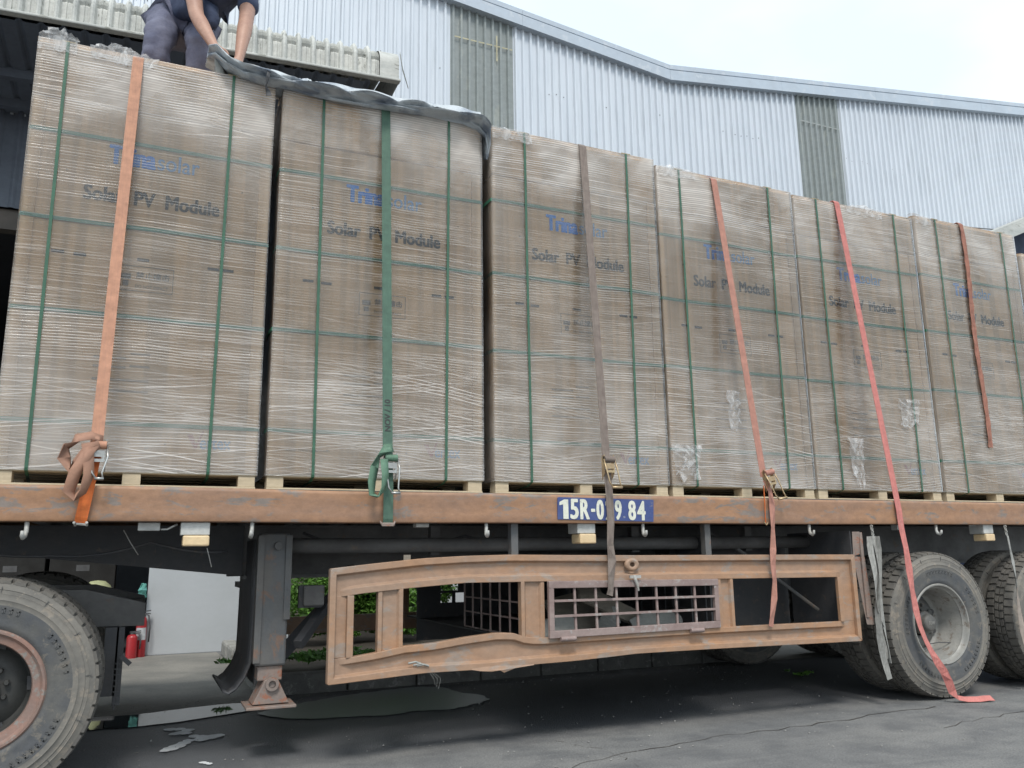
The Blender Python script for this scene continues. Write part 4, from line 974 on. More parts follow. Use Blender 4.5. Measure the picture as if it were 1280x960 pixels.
# ================================================================== PACKS AND PALLETS
PH = 2.40
def crumple(w_, h_, nx_, nz_, amp, seed, edge=.35):
    rg = random.Random(seed); v = []
    for j in range(nz_+1):
        for i in range(nx_+1):
            u = i/nx_; t = j/nz_
            x = w_*(u-.5)*(1-.35*t*rg.uniform(.6,1.2))+rg.uniform(-1,1)*w_*.03; z = -h_*t*(1+.25*rg.uniform(-1,1)*(t > .6))
            v.append((x, -abs(rg.gauss(0,amp))-.004, z))
    f = [(j*(nx_+1)+i, j*(nx_+1)+i+1, (j+1)*(nx_+1)+i+1, (j+1)*(nx_+1)+i) for j in range(nz_) for i in range(nx_)]
    m = MB(); m.add(v, f); return m
def make_pack():
    p = empty('solar_panel_pack', (0,0,0))
    W_, D = 1.30, 1.14
    # carton body, faces a little bowed
    m = MB(); m.box(.004, W_-.004, .012, D, 0, PH-.335); m.build('carton_body', M['carton'], p, bevel=.012)
    m = MB(); m.box(.001, W_-.001, .004, D+.004, PH-.333, PH-.002); m.build('carton_lid', M['carton'], p, bevel=.014)
    for a, b_ in ((.0055,.070),(W_-.070,W_-.0055)):
        m = MB(); m.box(a,b_,.006,.0118,.0,PH-.34); m.build('corner_board', M['carton'], p)
    text_mesh('brand_lettering', 'Trina', M['inkblue'], p, .405, .655, 1.722, 1.840, .009, .014)
    text_mesh('brand_lettering', 'solar', M['inkpale'], p, .662, .890, 1.727, 1.828, .009, .003)
    text_mesh('module_lettering', 'Solar  PV  Module', M['inkblack'], p, .295, 1.015, 1.492, 1.580, .009, .008)
    text_mesh('web_lettering', 'www.trinasolar.com', M['inkgrey'], p, .10, .35, .135, .152, .009, .0)
    text_mesh('notice_lettering', '禁止撞击', M['inkgrey'], p, .595, .770, 1.065, 1.105, .009, .002)
    text_mesh('notice_lettering', 'DO NOT IMPACT', M['inkgrey'], p, .595, .765, 1.012, 1.030, .009, .0)
    text_mesh('series_lettering', 'ertex', M['inkpale'], p, .985, 1.150, .125, .185, .009, .004)
    m = MB(); m.add([(.915,.009,.205),(.945,.009,.205),(.965,.009,.155),(.995,.009,.225),(1.005,.009,.225),(.970,.009,.128),(.958,.009,.128)], [tuple(range(7))]); m.build('series_mark', M['inkred'], p)
    m = MB()
    for (a, b_, c, d) in ((.50,.79,1.135,1.138),(.50,.79,.992,.995),(.50,.503,.9951,1.1349),(.787,.79,.9951,1.1349),(.52,.57,1.06,1.09),(.53,.56,1.02,1.05)): m.box(a,b_,.008,.0095,c,d)
    m.build('notice_frame', M['inkgrey'], p)
    for (a, z) in ((.165,1.172),(.275,1.168),(.590,1.176),(.965,1.17),(1.045,1.17)):
        m = MB(); m.box(a,a+.062,.0065,.0092,z-.008,z+.008); m.build('hand_slot', M['inkblack'], p)
    for (a, z) in ((1.13,1.66),(.20,1.64),(.33,.14),(.62,.14),(.80,.14)):
        m = MB(); m.add([(a,.009,z),(a+.014,.009,z+.006),(a,.009,z+.012),(a+.004,.009,z+.006)], [(0,1,2,3)]); m.build('print_mark', M['inkblack'], p)
    m = MB()
    for (a, b_, z) in ((.42,.58,.60),(.42,.58,.55),(.60,.70,.63),(.60,.70,.56),(.42,.70,.48),(.42,.70,.42)): m.box(a,b_,.008,.0092,z,z+.012)
    m.build('data_sheet', mat('faded_ink', (.33,.27,.21), rough=.7, bmp=0), p)
    # horizontal bands below the film
    for z in (1.865,1.355,.840,.243):
        m = MB(); t = .0075; pts = []
        P = [(.10,-.001),(.35,-.002),(.65,-.0025),(.95,-.002),(1.2,-.001)]
        dz = random.uniform(-.004,.004)
        m.ribbon([(.004,D*.7,z+.01),(-.002,.10,z+.005),(.001,.006,z+.002),(.02,-.001,z+.001)]+[(a,b_,z+dz*math.sin(a*5)) for a, b_ in P]+[(W_-.02,-.001,z),(W_-.001,.006,z),(W_+.002,.1,z),(W_-.004,D*.7,z)], .022, .0012, (0,0,1))
        m.build('horizontal_band', M['bandh'], p)
    # stretch film shell
    m = MB(); ring = []
    nf = 44
    for i in range(nf+1): ring.append((.0+W_*i/nf, -.007, 0, -1))
    for i in range(1, 13): ring.append((W_+.002, -.004+(D)*i/12, 1, 0))
    left = [(-.002, -.004+D*(12-i)/12, -1, 0) for i in range(0, 12)]
    ring = left+ring
    NZ = 60; v = []
    for j in range(NZ+1):
        z = -.012+(PH+.018)*j/NZ
        for (x, y, nx_, ny_) in ring:
            q = mnoise.noise(Vector((x*2.2, y*2.2, z*7)))*.004+mnoise.noise(Vector((x*6, y*6, z*26)))*.0022
            ed = min(1, max(0, min(x+.007, W_+.007-x)/.06)) if ny_ else 0
            q *= ed
            if y > -.006 or True:
                # pull in at corners
                pass
            v.append((x+nx_*max(q,-.004), y+ny_*max(q,-.003), z))
    nr = len(ring)
    m.add(v, [(j*nr+i, j*nr+i+1, (j+1)*nr+i+1, (j+1)*nr+i) for j in range(NZ) for i in range(nr-1)])
    v = []
    for i in range(nf+1):    # film folded over the lid
        x = -.005+(W_+.01)*i/nf
        for k, (yy, zz) in enumerate(((-.006,PH+.006),(.03,PH+.013),(.10,PH+.010+.012*mnoise.noise(Vector((x*7,1,3)))),(.22,PH+.004))): v.append((x, yy, zz+(.012*mnoise.noise(Vector((x*9,k,0))) if k == 1 else 0)))
    m.add(v, [(i*4+k, (i+1)*4+k, (i+1)*4+k+1, i*4+k+1) for i in range(nf) for k in range(3)])
    m.build('stretch_film', M['film'], p, smooth=True)
    # vertical bands over the film, with pads on the lid edge
    for (xa, xb) in ((.235,.245),(1.060,1.045)):
        m = MB(); pts = [(xa,D*.9,PH+.014),(xa,.06,PH+.016),(xa,.0,PH+.014),(xa,-.011,PH+.004)]
        for k in range(1, 16): t = k/16; pts.append((xa+(xb-xa)*t, -.0135-.001*math.sin(t*9), PH*(1-t)))
        pts += [(xb,-.0125,.0),(xb,-.009,-.014),(xb,.06,-.034),(xb-.02,.35,-.06)]
        m.ribbon(pts, .0165, .0014, (1,0,0)); m.build('vertical_band', M['band'], p)
        m = MB(); m.box(xa-.035,xa+.04,-.009,.05,PH+.003,PH+.011); m.build('band_pad', M['clip'], p)
    return p
packs = [(-.172,1.297,2.41),(1.170,1.330,2.40),(2.572,1.315,2.425),(3.908,1.292,2.385),(5.222,1.325,2.37),(6.588,1.290,2.405),(7.945,1.30,2.24)]
pl = ['leftmost film wrapped carton pack, orange strap over it, standing under the kneeling worker',
      'film wrapped carton pack with the dark green strap down its middle',
      'film wrapped carton pack above the painted number, crossed by the brown grey strap',
      'film wrapped carton pack crossed by the salmon strap with a ratchet at its foot',
      'film wrapped carton pack crossed by the long red strap reaching the ground',
      'film wrapped carton pack with the short rust brown strap hanging loose',
      'sliver of a lower film wrapped carton pack at the right picture edge']
pl[0] = 'leftmost film wrapped carton pack, orange strap over it, under the worker'
proto = make_pack(); PK = []
for i, (x0, w_, h) in enumerate(packs):
    o = proto if i == 0 else copy_tree(proto)
    o.location = (x0, 0, 1.562); o.scale = (w_/1.30, 1, h/2.40)
    b1 = (-.085,.012,.008,-.035,-.005,.012,.0)[i]; b2 = (-.01,.005,.0,-.005,.02,.045,0)[i]; vb = hb_ = pd = 0
    for ch in o.children:
        nm = ch.name.split('.')[0]
        if nm == 'vertical_band': ch.location.x = (b1, b2)[vb]; vb += 1
        elif nm == 'band_pad': ch.location.x = (b1, b2)[pd]; pd += 1
        elif nm == 'horizontal_band': ch.location.z = random.uniform(-.008,.012); ch.rotation_euler = (0, random.uniform(-.004,.004), 0)
        elif nm in ('brand_lettering', 'module_lettering'): pass
        elif nm == 'hand_slot': ch.location.x = random.uniform(-.006,.006)
    tag(o, pl[i], 'carton pack', 'film wrapped packs on the trailer'); PK.append(o)
def make_pallet():
    p = empty('wooden_pallet'); D = 1.13
    for k in range(7):
        y = .0+k*(D-.09)/6; m = MB(); m.box(0,1.29,y,y+.09,.080,.0965); m.build('deck_board', M['wood'], p, bevel=.002)
    for x in (0,.60,1.19):
        for y in (.004,.5,1.03):
            m = MB(); m.box(x+.002,x+.092,y,y+.095,.0205,.0795); m.build('block', M['wood'], p, bevel=.002)
    for y in (.0,.5,1.03):
        m = MB(); m.box(0,1.286,y,y+.10,0,.020); m.build('bottom_board', M['wood'], p, bevel=.002)
    return p
pp = make_pallet()
pn = ['pine pallet under the leftmost carton pack','pine pallet under the second carton pack, behind the green ratchet','pine pallet under the third carton pack, above the painted number','pine pallet under the fourth carton pack, beside the salmon strap ratchet','pine pallet under the fifth carton pack, crossed by the red strap','pine pallet under the sixth carton pack, near the right picture edge','pine pallet under the seventh carton pack at the right picture edge']
for i, (x0, w_, h) in enumerate(packs):
    o = pp if i == 0 else copy_tree(pp)
    o.location = (x0+.006, .0 if i else -.002, 1.4645); o.scale = (w_/1.30, 1, 1); tag(o, pn[i], 'pallet', 'pallets under the carton packs')
# loose film, per pack
def film_on(i, x, z, w_, h_, seed, amp=.012, name='torn_film'):
    m = crumple(w_, h_, 7, 8, amp, seed); o = m.build(name, M['bag'], PK[i]); o.location = ((x-packs[i][0]), -.012, z-1.562); return o
film_on(4, 6.22, 2.31, .26, .24, 3, .02); film_on(3, 4.47, 2.26, .13, .26, 5); film_on(3, 4.03, 1.84, .26, .22, 6); film_on(4, 5.62, 1.96, .16, .34, 8)
def top_film(i, pts, seed, hgt=.08):
    rg = random.Random(seed); m = MB(); v = []
    n_ = len(pts)
    for (x, h) in pts:
        v += [(x, -.014+rg.uniform(-.008,.004), PH-.06+rg.uniform(-.02,.01)), (x+rg.uniform(-.01,.01), -.020+rg.uniform(-.01,.01), PH+.0+h*.25), (x+rg.uniform(-.015,.015), rg.uniform(-.02,.03), PH+h*.7), (x+rg.uniform(-.015,.015), rg.uniform(0,.05), PH+h), (x+.01, .12, PH+.01)]
    m.add(v, [(a*5+k, (a+1)*5+k, (a+1)*5+k+1, a*5+k+1) for a in range(n_-1) for k in range(4)])
    m.build('loose_top_film', M['bag'], PK[i])
rgx = random.Random(5)
def hs(x0, x1, n_, f): return [(x0+(x1-x0)*k/(n_-1), max(.004, f(k/(n_-1))+rgx.uniform(-.008,.008))) for k in range(n_)]
top_film(0, hs(0, .20, 14, lambda t: .045+.05*math.sin(t*3.1)), 1)
top_film(0, hs(.27, .46, 12, lambda t: .03+.05*math.sin(t*2.6)**2), 2)
top_film(0, hs(.44, .62, 8, lambda t: .05*(1-t)+.01), 3)
top_film(2, hs(0, .30, 10, lambda t: .02), 4); top_film(3, hs(-.01, .35, 14, lambda t: .05*math.sin(t*3.1)), 5)
top_film(4, hs(.55, .95, 14, lambda t: .045*math.sin(t*3.1)), 6); top_film(5, hs(-.01, .18, 8, lambda t: .03), 7)

# ================================================================== STRAPS
def path_over(xt, top, xb, yb_, zb_, n_=14):
    pts = [(xt,1.10,top+.012),(xt,.5,top+.016),(xt,.05,top+.018),(xt,.0,top+.014),(xt,-.016,top-.004)]
    for k in range(1, n_+1):
        t = k/n_; pts.append((xt+(xb-xt)*t, -.018+(yb_+.018)*t, top-.01+(zb_-top+.01)*t))
    return pts
def ratchet(parent, x, y, z, mt_web, mt_metal, tilt=0, hl=.17, hx=.05):
    r = empty('ratchet_buckle', (x,y,z)); r.parent = parent; r.rotation_euler = (0, tilt, 0)
    m = MB(); 
    for sx in (-.034,.034): m.add([(sx-.002,-.02,.07),(sx-.002,.015,.05),(sx-.002,.015,-.09),(sx-.002,-.02,-.05),(sx+.002,-.02,.07),(sx+.002,.015,.05),(sx+.002,.015,-.09),(sx+.002,-.02,-.05)],[(0,1,2,3),(7,6,5,4),(0,4,5,1),(1,5,6,2),(2,6,7,3),(3,7,4,0)])
    m.build('side_plate', mt_metal, r)
    m = MB(); m.tube([(-.036,-.02,.04),(.036,-.02,.04)], .020, 14); m.build('web_roll', mt_web, r, smooth=True, auto=50)
    m = MB(); m.box(-.030,.030,-.035,-.030,-.02,.012); m.box(-.030,.030,-.036,-.031,-.045,-.030); m.box(-.030,-.022,-.036,-.031,-.030,-.02); m.box(.022,.030,-.036,-.031,-.03,-.02); m.build('pawl_plate', mt_metal, r)
    m = MB(); m.tube([(-.038,-.02,.04),(-.034,-.04,-.02),(-.02,-.055,-hl+.03),(-.0,-.06,-hl)], .005, 6); m.tube([(.038,-.02,.04),(.046,-.04,-.02),(hx+.005,-.055,-hl+.03),(hx+.012,-.06,-hl)], .005, 6)
    m.tube([(-.006,-.06,-hl),(hx+.016,-.06,-hl)], .008, 8); m.build('handle', mt_metal, r, smooth=True)
    return r
def strap_thing(name, lb, base): return empty(name, base, label=lb, cat='ratchet strap', group='lashing straps over the packs')
def put(m, name, mt, p, **k):
    m.v = [tuple(Vector(v)-p.location) for v in m.v]; return m.build(name, mt, p, **k)
X_ = (1,0,0)
# A orange
a = strap_thing('ratchet_strap', 'wide orange strap over the leftmost pack, its tail knotted above the beam', (.29,-.27,1.28))
m = MB(); m.ribbon(path_over(.342,3.965,.312,-.258,1.66), .058, .003, X_); put(m, 'webbing', M['orange'], a)
m = MB(); m.ribbon([(.312,-.262,1.62),(.300,-.268,1.50),(.288,-.27,1.40),(.275,-.27,1.30),(.272,-.262,1.272)], .055, .003, X_); put(m, 'lower_webbing', M['orange2'], a)
rr = ratchet(a, .035, .0, .335, M['orange'], M['steel'], 0, .13, .02)
m = MB(); m.tube([(.255,-.27,1.268),(.30,-.27,1.264)], .006, 6); m.tube([(.245,-.275,1.275),(.25,-.25,1.262)], .007, 6); m.tube([(.300,-.275,1.275),(.30,-.25,1.262)], .007, 6); put(m, 'end_hook', M['hook'], a)
m = MB()
m.ribbon([(.34,-.275,1.685),(.29,-.30,1.70),(.23,-.31,1.685),(.185,-.32,1.64),(.18,-.325,1.58),(.21,-.33,1.52),(.24,-.325,1.56),(.28,-.32,1.63),(.33,-.31,1.655)], [.045,.05,.055,.06,.065,.06,.05,.05,.045], .0025, [(0,.5,1),(0,.7,1),(.2,.6,1),(.6,.7,.6),(1,.6,.2),(.9,.8,0),(1,.3,-.6),(.5,.3,-1),(0,.3,-1)])
m.ribbon([(.31,-.30,1.655),(.275,-.335,1.60),(.235,-.35,1.51),(.215,-.345,1.42),(.235,-.335,1.385),(.275,-.33,1.42),(.295,-.335,1.50),(.285,-.33,1.60),(.27,-.315,1.66)], [.045,.05,.06,.065,.06,.06,.06,.05,.045], .0025, [(1,0,.3),(1,.2,.3),(1,.5,.2),(1,.8,0),(.6,1,.4),(.5,1,-.2),(.8,.7,-.2),(1,.3,-.2),(1,0,0)])
put(m, 'knotted_tail', mat('faded_orange_webbing', (.36,.195,.13), (.30,.165,.115), rough=.8, fine=400, bmp=.001), a, smooth=True)
# B green
b = strap_thing('ratchet_strap', 'dark green strap with black print over the second pack, tail looped at its ratchet', (1.81,-.27,1.27))
m = MB(); m.ribbon(path_over(1.822,3.955,1.808,-.256,1.66), .058, .003, X_); put(m, 'webbing', M['green'], b)
m = MB(); m.ribbon([(1.808,-.262,1.62),(1.811,-.27,1.50),(1.812,-.27,1.30),(1.812,-.262,1.272)], .056, .003, X_); put(m, 'lower_webbing', M['green'], b)
ratchet(b, .008, .0, .33, M['green2'], M['steel'], 0, .16, .03)
m = MB(); m.tube([(1.775,-.27,1.27),(1.85,-.27,1.27)], .009, 6); m.tube([(1.77,-.26,1.285),(1.78,-.275,1.262),(1.84,-.275,1.262),(1.855,-.26,1.285)], .006, 6); put(m, 'end_hook', M['legfoot'], b)
m = MB(); m.ribbon([(1.83,-.28,1.70),(1.79,-.30,1.695),(1.745,-.315,1.65),(1.715,-.325,1.58),(1.700,-.33,1.50),(1.700,-.335,1.43),(1.735,-.335,1.415),(1.765,-.335,1.46),(1.775,-.335,1.54),(1.77,-.32,1.63)], [.05,.055,.055,.055,.06,.06,.06,.055,.05,.045], .0025, [(0,.3,1),(0,.4,1),(.6,.4,.7),(1,.4,.2),(1,.6,0),(1,.9,0),(.5,1,.2),(.8,1,-.1),(1,.5,-.1),(1,0,0)])
put(m, 'looped_tail', M['green2'], b, smooth=True)
for (s_, z0, z1, u) in (('NOV / 10', 1.80, 1.99, 0), ('LOAD 10', 3.02, 3.22, 0)):
    if s_.startswith('LOAD'): continue
    t = (3.955-z0)/(3.955-1.66); yy = -.018+(-.238)*t
    o = text_mesh('strap_lettering', s_, M['inkblack'], b, -.016, .016, 0, z1-z0, 0, .003, rot=1)
    if o:
        o.location = Vector((1.809, yy-.003, z0))-b.location; o.rotation_euler = (math.atan2(.238, 2.295)*-1, 0, 0)
# C brown grey
c = strap_thing('ratchet_strap', 'brown grey strap in front of the painted number, tail ending over the cage door', (3.22,-.28,.84))
m = MB(); m.ribbon(path_over(3.278,3.985,3.240,-.26,1.66), .056, .003, X_); put(m, 'webbing', M['brown'], c)
ratchet(c, .025, .015, .80, M['brown'], M['brass'], 0, .14, .05)
m = MB(); m.ribbon([(3.24,-.266,1.62),(3.245,-.272,1.45),(3.248,-.274,1.30),(3.236,-.276,1.15),(3.245,-.275,1.05),(3.232,-.28,.95),(3.222,-.285,.87),(3.214,-.285,.84)], .052, .003, [X_,X_,X_,(1,.25,0),(1,-.3,0),(1,.3,0),(1,.4,0),(1,.2,0)]); put(m, 'hanging_tail', M['brown'], c)
# D salmon
d = strap_thing('ratchet_strap', 'salmon strap over the fourth pack, tail hanging over the right window of the side guard', (4.44,-.28,.6))
m = MB(); m.ribbon(path_over(4.428,3.93,4.492,-.26,1.60), .054, .003, X_); put(m, 'webbing', M['salmon'], d)
ratchet(d, .085, .01, .99, M['salmon'], M['brass'], -.22, .15, .05)
m = MB(); m.ribbon([(4.50,-.266,1.58),(4.530,-.272,1.50),(4.535,-.276,1.40),(4.525,-.278,1.25),(4.51,-.28,1.10),(4.50,-.28,1.0),(4.50,-.285,.90),(4.485,-.285,.78),(4.455,-.285,.66),(4.44,-.285,.60)], .045, .003, [X_,(1,.3,0),(1,-.2,0),(1,.4,0),(1,-.3,0),(1,.1,0),(1,.3,0),(1,-.2,0),(1,.3,0),(1,.2,0)]); put(m, 'hanging_tail', M['salmon'], d)
m = MB(); m.ribbon([(4.485,-.262,1.54),(4.478,-.268,1.42),(4.475,-.266,1.285)], .02, .003, (.5,1,0)); put(m, 'lower_webbing', M['orange2'], d)
m = MB(); m.tube([(4.46,-.27,1.29),(4.475,-.275,1.27),(4.49,-.27,1.285)], .005, 6); put(m, 'end_hook', M['brass'], d)
# E red, loose to the ground
e = strap_thing('ratchet_strap', 'long red strap hanging in front of the wheel with its end lying on the asphalt', (6.1,-.3,0))
pts = path_over(5.680,3.945,5.735,-.27,1.38, 16)
pts += [(5.735,-.275,1.25),(5.748,-.285,1.10),(5.752,-.29,.95),(5.755,-.295,.80),(5.765,-.30,.66),(5.785,-.305,.54),(5.82,-.31,.44),(5.86,-.315,.36),(5.90,-.32,.29),(5.95,-.325,.22),(5.985,-.325,.15),(6.01,-.325,.08),(6.05,-.33,.035),(6.11,-.35,.022),(6.20,-.38,.020),(6.26,-.40,.026),(6.31,-.41,.024)]
wd = [X_]*21+[X_,(1,.1,0),(1,-.2,0),(1,.2,0),(1,-.1,0),(1,.2,0),(1,.3,.3),(1,.2,.4),(1,-.3,.5),(1,-.6,.5),(.6,-1,.4),(.6,-.4,.4),(.5,.8,.5),(.2,.8,.5),(.2,1,.6),(.2,1,.55),(.2,1,.6),(.2,1,.6)]
m = MB(); m.ribbon(pts, .056, .003, wd[:len(pts)]); put(m, 'webbing', M['red'], e)
# F rust brown, hanging short
f = strap_thing('ratchet_strap', 'short crinkled rust brown strap lying on the sixth pack, ending halfway down', (7.15,-.02,1.94))
pts = [(7.155,1.1,3.99),(7.155,.05,3.995),(7.155,.0,3.992),(7.156,-.018,3.97)]; wd = [X_]*4
for k in range(1, 30):
    t = k/29; pts.append((7.156+.012*math.sin(t*9)+.005*t, -.020-.004*abs(math.sin(k*1.3)), 3.97-(3.97-1.94)*t)); wd.append((1, .14*math.sin(k*2.1), 0))
m = MB(); m.ribbon(pts, .050, .003, wd); put(m, 'webbing', M['rustw'], f)
# grey straps hanging from the beam
h = strap_thing('hanging_strap', 'bundle of frayed grey straps on a chain hanging left of the trailer wheel', (5.45,-.26,1.27))
m = MB()
for k in range(4): m.lathe([(.006,-.003),(.012,-.003),(.012,.003),(.006,.003),(.006,-.003)], (5.45+.002*k,-.262,1.262-.020*k), 'y' if k % 2 else 'x', 10)
put(m, 'chain', M['hook'], h)
m = MB()
rg = random.Random(4)
for (xo, zend, wv) in ((0,.33,(.9,.4,0)),(-.03,.55,(.5,.9,0)),(.035,.30,(1,-.4,0)),(.0,.19,(.5,.8,0))):
    pts = []; wd = []
    for k in range(11):
        t = k/10; pts.append((5.452+xo*math.sin(t*3.1)*1.3+.02*math.sin(t*7+xo*50)-.035*math.sin(t*3.1)+.03*t, -.27-.02*math.sin(t*5+xo*30), 1.19-(1.19-zend)*t)); wd.append((math.cos(t*3+xo*40), math.sin(t*3+xo*40), 0))
    m.ribbon(pts, .042, .003, wd)
put(m, 'webbing', M['greyw'], h)
h2 = strap_thing('hanging_strap', 'single beige strap on a chain hanging in front of the rear wheel', (6.89,-.26,1.27))
m = MB()
for k in range(4): m.lathe([(.006,-.003),(.012,-.003),(.012,.003),(.006,.003),(.006,-.003)], (6.885+.002*k,-.262,1.262-.020*k), 'y' if k % 2 else 'x', 10)
put(m, 'chain', M['hook'], h2)
m = MB(); m.ribbon([(6.89,-.27,1.19),(6.895,-.275,1.08),(6.90,-.28,.98),(6.905,-.28,.86),(6.905,-.28,.78)], [.02,.035,.045,.025,.012], .003, [X_,(1,.4,0),(1,.2,0),(.6,.8,0),(.3,1,0)]); put(m, 'webbing', M['greyw'], h2)
m = MB(); m.ribbon([(6.905,-.28,.79),(6.895,-.285,.70),(6.89,-.285,.60),(6.90,-.285,.45),(6.93,-.29,.30),(6.945,-.29,.225)], [.02,.045,.055,.060,.062,.062], .003, [(.5,1,0),(1,.4,0),(1,.2,0),(1,0,0),(1,-.1,0),(1,0,0)]); put(m, 'lower_webbing', M['beigew'], h2)

# scrap held in the cage (things of their own)
sc = [((2.86,-.08,.598),(3.10,-.05,.625),.16,'scrapw','pale bent offcut at the left end of the cage'),((2.88,.1,.60),(3.55,.3,.70),.14,'scrap','dusty plank lying low in the left half of the cage'),((3.15,.0,.86),(3.75,.15,.62),.13,'scrap','long dusty plank slanting down through the middle of the cage'),
      ((3.45,.02,.70),(3.35,.05,.60),.12,'scrapw','short pale offcut below the slanting plank'),((3.55,-.02,.60),(3.85,-.04,.63),.15,'scrapw','pale curved offcut on the cage floor right of the middle'),((3.05,.25,.72),(3.50,.3,.80),.16,'scrap','broad dusty board behind the other planks in the cage')]
for (p0, p1, wd_, mt, lb) in sc:
    m = MB(); p0 = Vector(p0); p1 = Vector(p1); P = [p0+(p1-p0)*t+Vector((0,0,.03*math.sin(t*3.14)))*(mt == 'scrapw') for t in (0,.2,.4,.6,.8,1)]
    m.ribbon(P, wd_, .02 if mt == 'scrap' else .008, (0,.55,1)); o = m.build('timber_offcut', M[mt]); tag(o, lb, 'plank', 'planks and offcuts in the cage')
m = MB(); m.lathe([(.001,-.03),(.05,-.03),(.055,0),(.05,.03),(.001,.03)], (3.88,.02,.64), 'y', 16); tag(m.build('rope_coil', M['greyw']), 'small grey coil at the right end of the cage', 'coil')

# ================================================================== TARPAULIN
tp = MB(); rg = random.Random(11); secs = []
spine = [(.72,.10,4.16,.07),(.76,.06,4.14,.09),(.83,.05,4.075,.10),(.92,.04,4.035,.085),(1.02,.03,4.015,.08),(1.10,.03,4.01,.085),(1.22,.03,4.02,.08),(1.40,.03,4.005,.085),(1.6,.03,4.005,.08),(1.8,.03,4.01,.08),(2.0,.04,4.02,.085),(2.2,.05,4.035,.085),(2.36,.05,4.04,.085),(2.46,.06,4.02,.085),(2.525,.06,3.97,.08),(2.545,.05,3.88,.05),(2.545,.04,3.80,.02)]
NS = 40
def sp_at(t):
    k = min(int(t), len(spine)-2); u = t-k; u = u*u*(3-2*u)*.5+u*.5
    return [spine[k][j]*(1-u)+spine[k+1][j]*u for j in range(4)]
NN = 150
for i in range(NN+1):
    x, y, z, r_ = sp_at(i/NN*(len(spine)-1)); q = []
    for k in range(NS):
        a = 2*math.pi*k/NS
        fold = 1+.40*mnoise.noise(Vector((x*4.2, k*.45, 0)))+.26*math.sin(a*5+x*7)+.12*math.sin(a*9-x*11)
        ry, rz_ = r_*1.5*fold, r_*.62*fold
        rz_ = rz_*.50; q.append((x+.02*mnoise.noise(Vector((x*8,k,2))), y+ry*math.cos(a)-.01, z-.030+rz_*math.sin(a)-.012*(math.cos(a) < -.3)))
    secs.append(q)
tp.loft(secs)
tpe = empty('tarpaulin', (1.6,.05,3.98), label='rolled grey tarpaulin dragged along the top edge of the two left packs', cat='tarpaulin')
put(tp, 'rolled_sheet', M['tarp'], tpe, smooth=True)
m = MB(); v = []     # free flap hanging at the left end, below the hands
for i in range(9):
    for j in range(7):
        u, t = i/8, j/6; v.append((.735+.17*u+.03*t+.012*math.sin(u*19+t*3), .02-.03*math.sin(u*9), 4.13-.07*u-.15*t*(1-.55*u)+.008*math.sin(u*23)))
m.add(v, [(i*7+j, (i+1)*7+j, (i+1)*7+j+1, i*7+j+1) for i in range(8) for j in range(6)])
put(m, 'loose_flap', M['scrapw'], tpe, smooth=True)
m = MB(); v = []     # loose upper layer thrown over the roll
def ridge(p): return 1-abs(mnoise.noise(p))*2
for i in range(241):
    x = .80+1.70*i/240; k = (x-.72)/1.8*15; zc = lerp_tab([(a_[0], a_[2]) for a_ in spine[:14]], x)
    hw = .075+.035*mnoise.noise(Vector((x*4,9,0)))
    for j in range(15):
        u = j/14*2-1
        zz = zc+.012-.060*u*u+.024*ridge(Vector((x*7+u*1.5, u*2.2, 1)))-.012+.014*ridge(Vector((x*15-u*4, u*5, 7)))+.007*ridge(Vector((x*37+u*9, u*9, 4)))
        v.append((x+.02*u, .015+hw*u*1.25-.012*ridge(Vector((x*9, u, 3))), zz))
m.add(v, [(i*15+j, (i+1)*15+j, (i+1)*15+j+1, i*15+j+1) for i in range(240) for j in range(14)])
put(m, 'upper_layer', M['tarp2'], tpe, smooth=True)
m = MB(); v = []     # thin ruffled free edge along the roll
for i in range(121):
    t = i/120; x = .95+1.52*t; zz = 4.04+.03*t
    wv = mnoise.noise(Vector((x*5,0,1)))
    for j in range(4):
        u = j/3; v.append((x+.02*wv*u, -.055-.06*u*(.6+.6*wv), zz-.015-.055*u+.030*wv*(1-u)))
m.add(v, [(i*4+j, (i+1)*4+j, (i+1)*4+j+1, i*4+j+1) for i in range(120) for j in range(3)])
put(m, 'ruffled_edge', M['tarp'], tpe, smooth=True)
m = MB(); m.ribbon([(1.065,-.13,4.00),(1.06,-.14,3.94),(1.052,-.12,3.89),(1.07,-.10,3.86),(1.075,-.10,3.84)], [.02,.022,.02,.03,.035], .004, [(1,.2,0),(1,.6,0),(.5,1,0),(1,.2,0),(1,0,0)]); put(m, 'tie_cord', M['black'], tpe)

# ================================================================== WORKER
pe = empty('person', (.6,.8,3.97), label='worker in navy shirt and grey blue trousers bending to pull the tarpaulin', cat='person')
def skinned(name, verts, edges, mt, parent, sub=2, root=0):
    me = bpy.data.meshes.new(name); me.from_pydata([tuple(Vector(v[:3])-parent.location) for v in verts], edges, [])
    o = bpy.data.objects.new(name, me); C.objects.link(o); o.parent = parent
    sk = o.modifiers.new('skin', 'SKIN'); sk.use_smooth_shade = True
    for i, v in enumerate(verts):
        r_ = v[3]; me.skin_vertices[0].data[i].radius = r_ if isinstance(r_, tuple) else (r_, r_)
    me.skin_vertices[0].data[root].use_root = True
    s_ = o.modifiers.new('sub', 'SUBSURF'); s_.levels = sub; s_.render_levels = sub
    dg = bpy.context.evaluated_depsgraph_get(); m2 = bpy.data.meshes.new_from_object(o.evaluated_get(dg))
    bpy.data.objects.remove(o); m2.materials.clear(); m2.materials.append(mt)
    m2.polygons.foreach_set('use_smooth', [True]*len(m2.polygons))
    o = bpy.data.objects.new(name, m2); C.objects.link(o); o.parent = parent; return o
hip = Vector((.56,.98,4.92)); chest = Vector((.74,.66,5.03)); neck = Vector((.80,.48,5.06)); head = Vector((.84,.36,5.07))
shL = Vector((.60,.52,4.93)); elL = Vector((.645,.40,4.60)); haL = Vector((.765,.20,4.27))
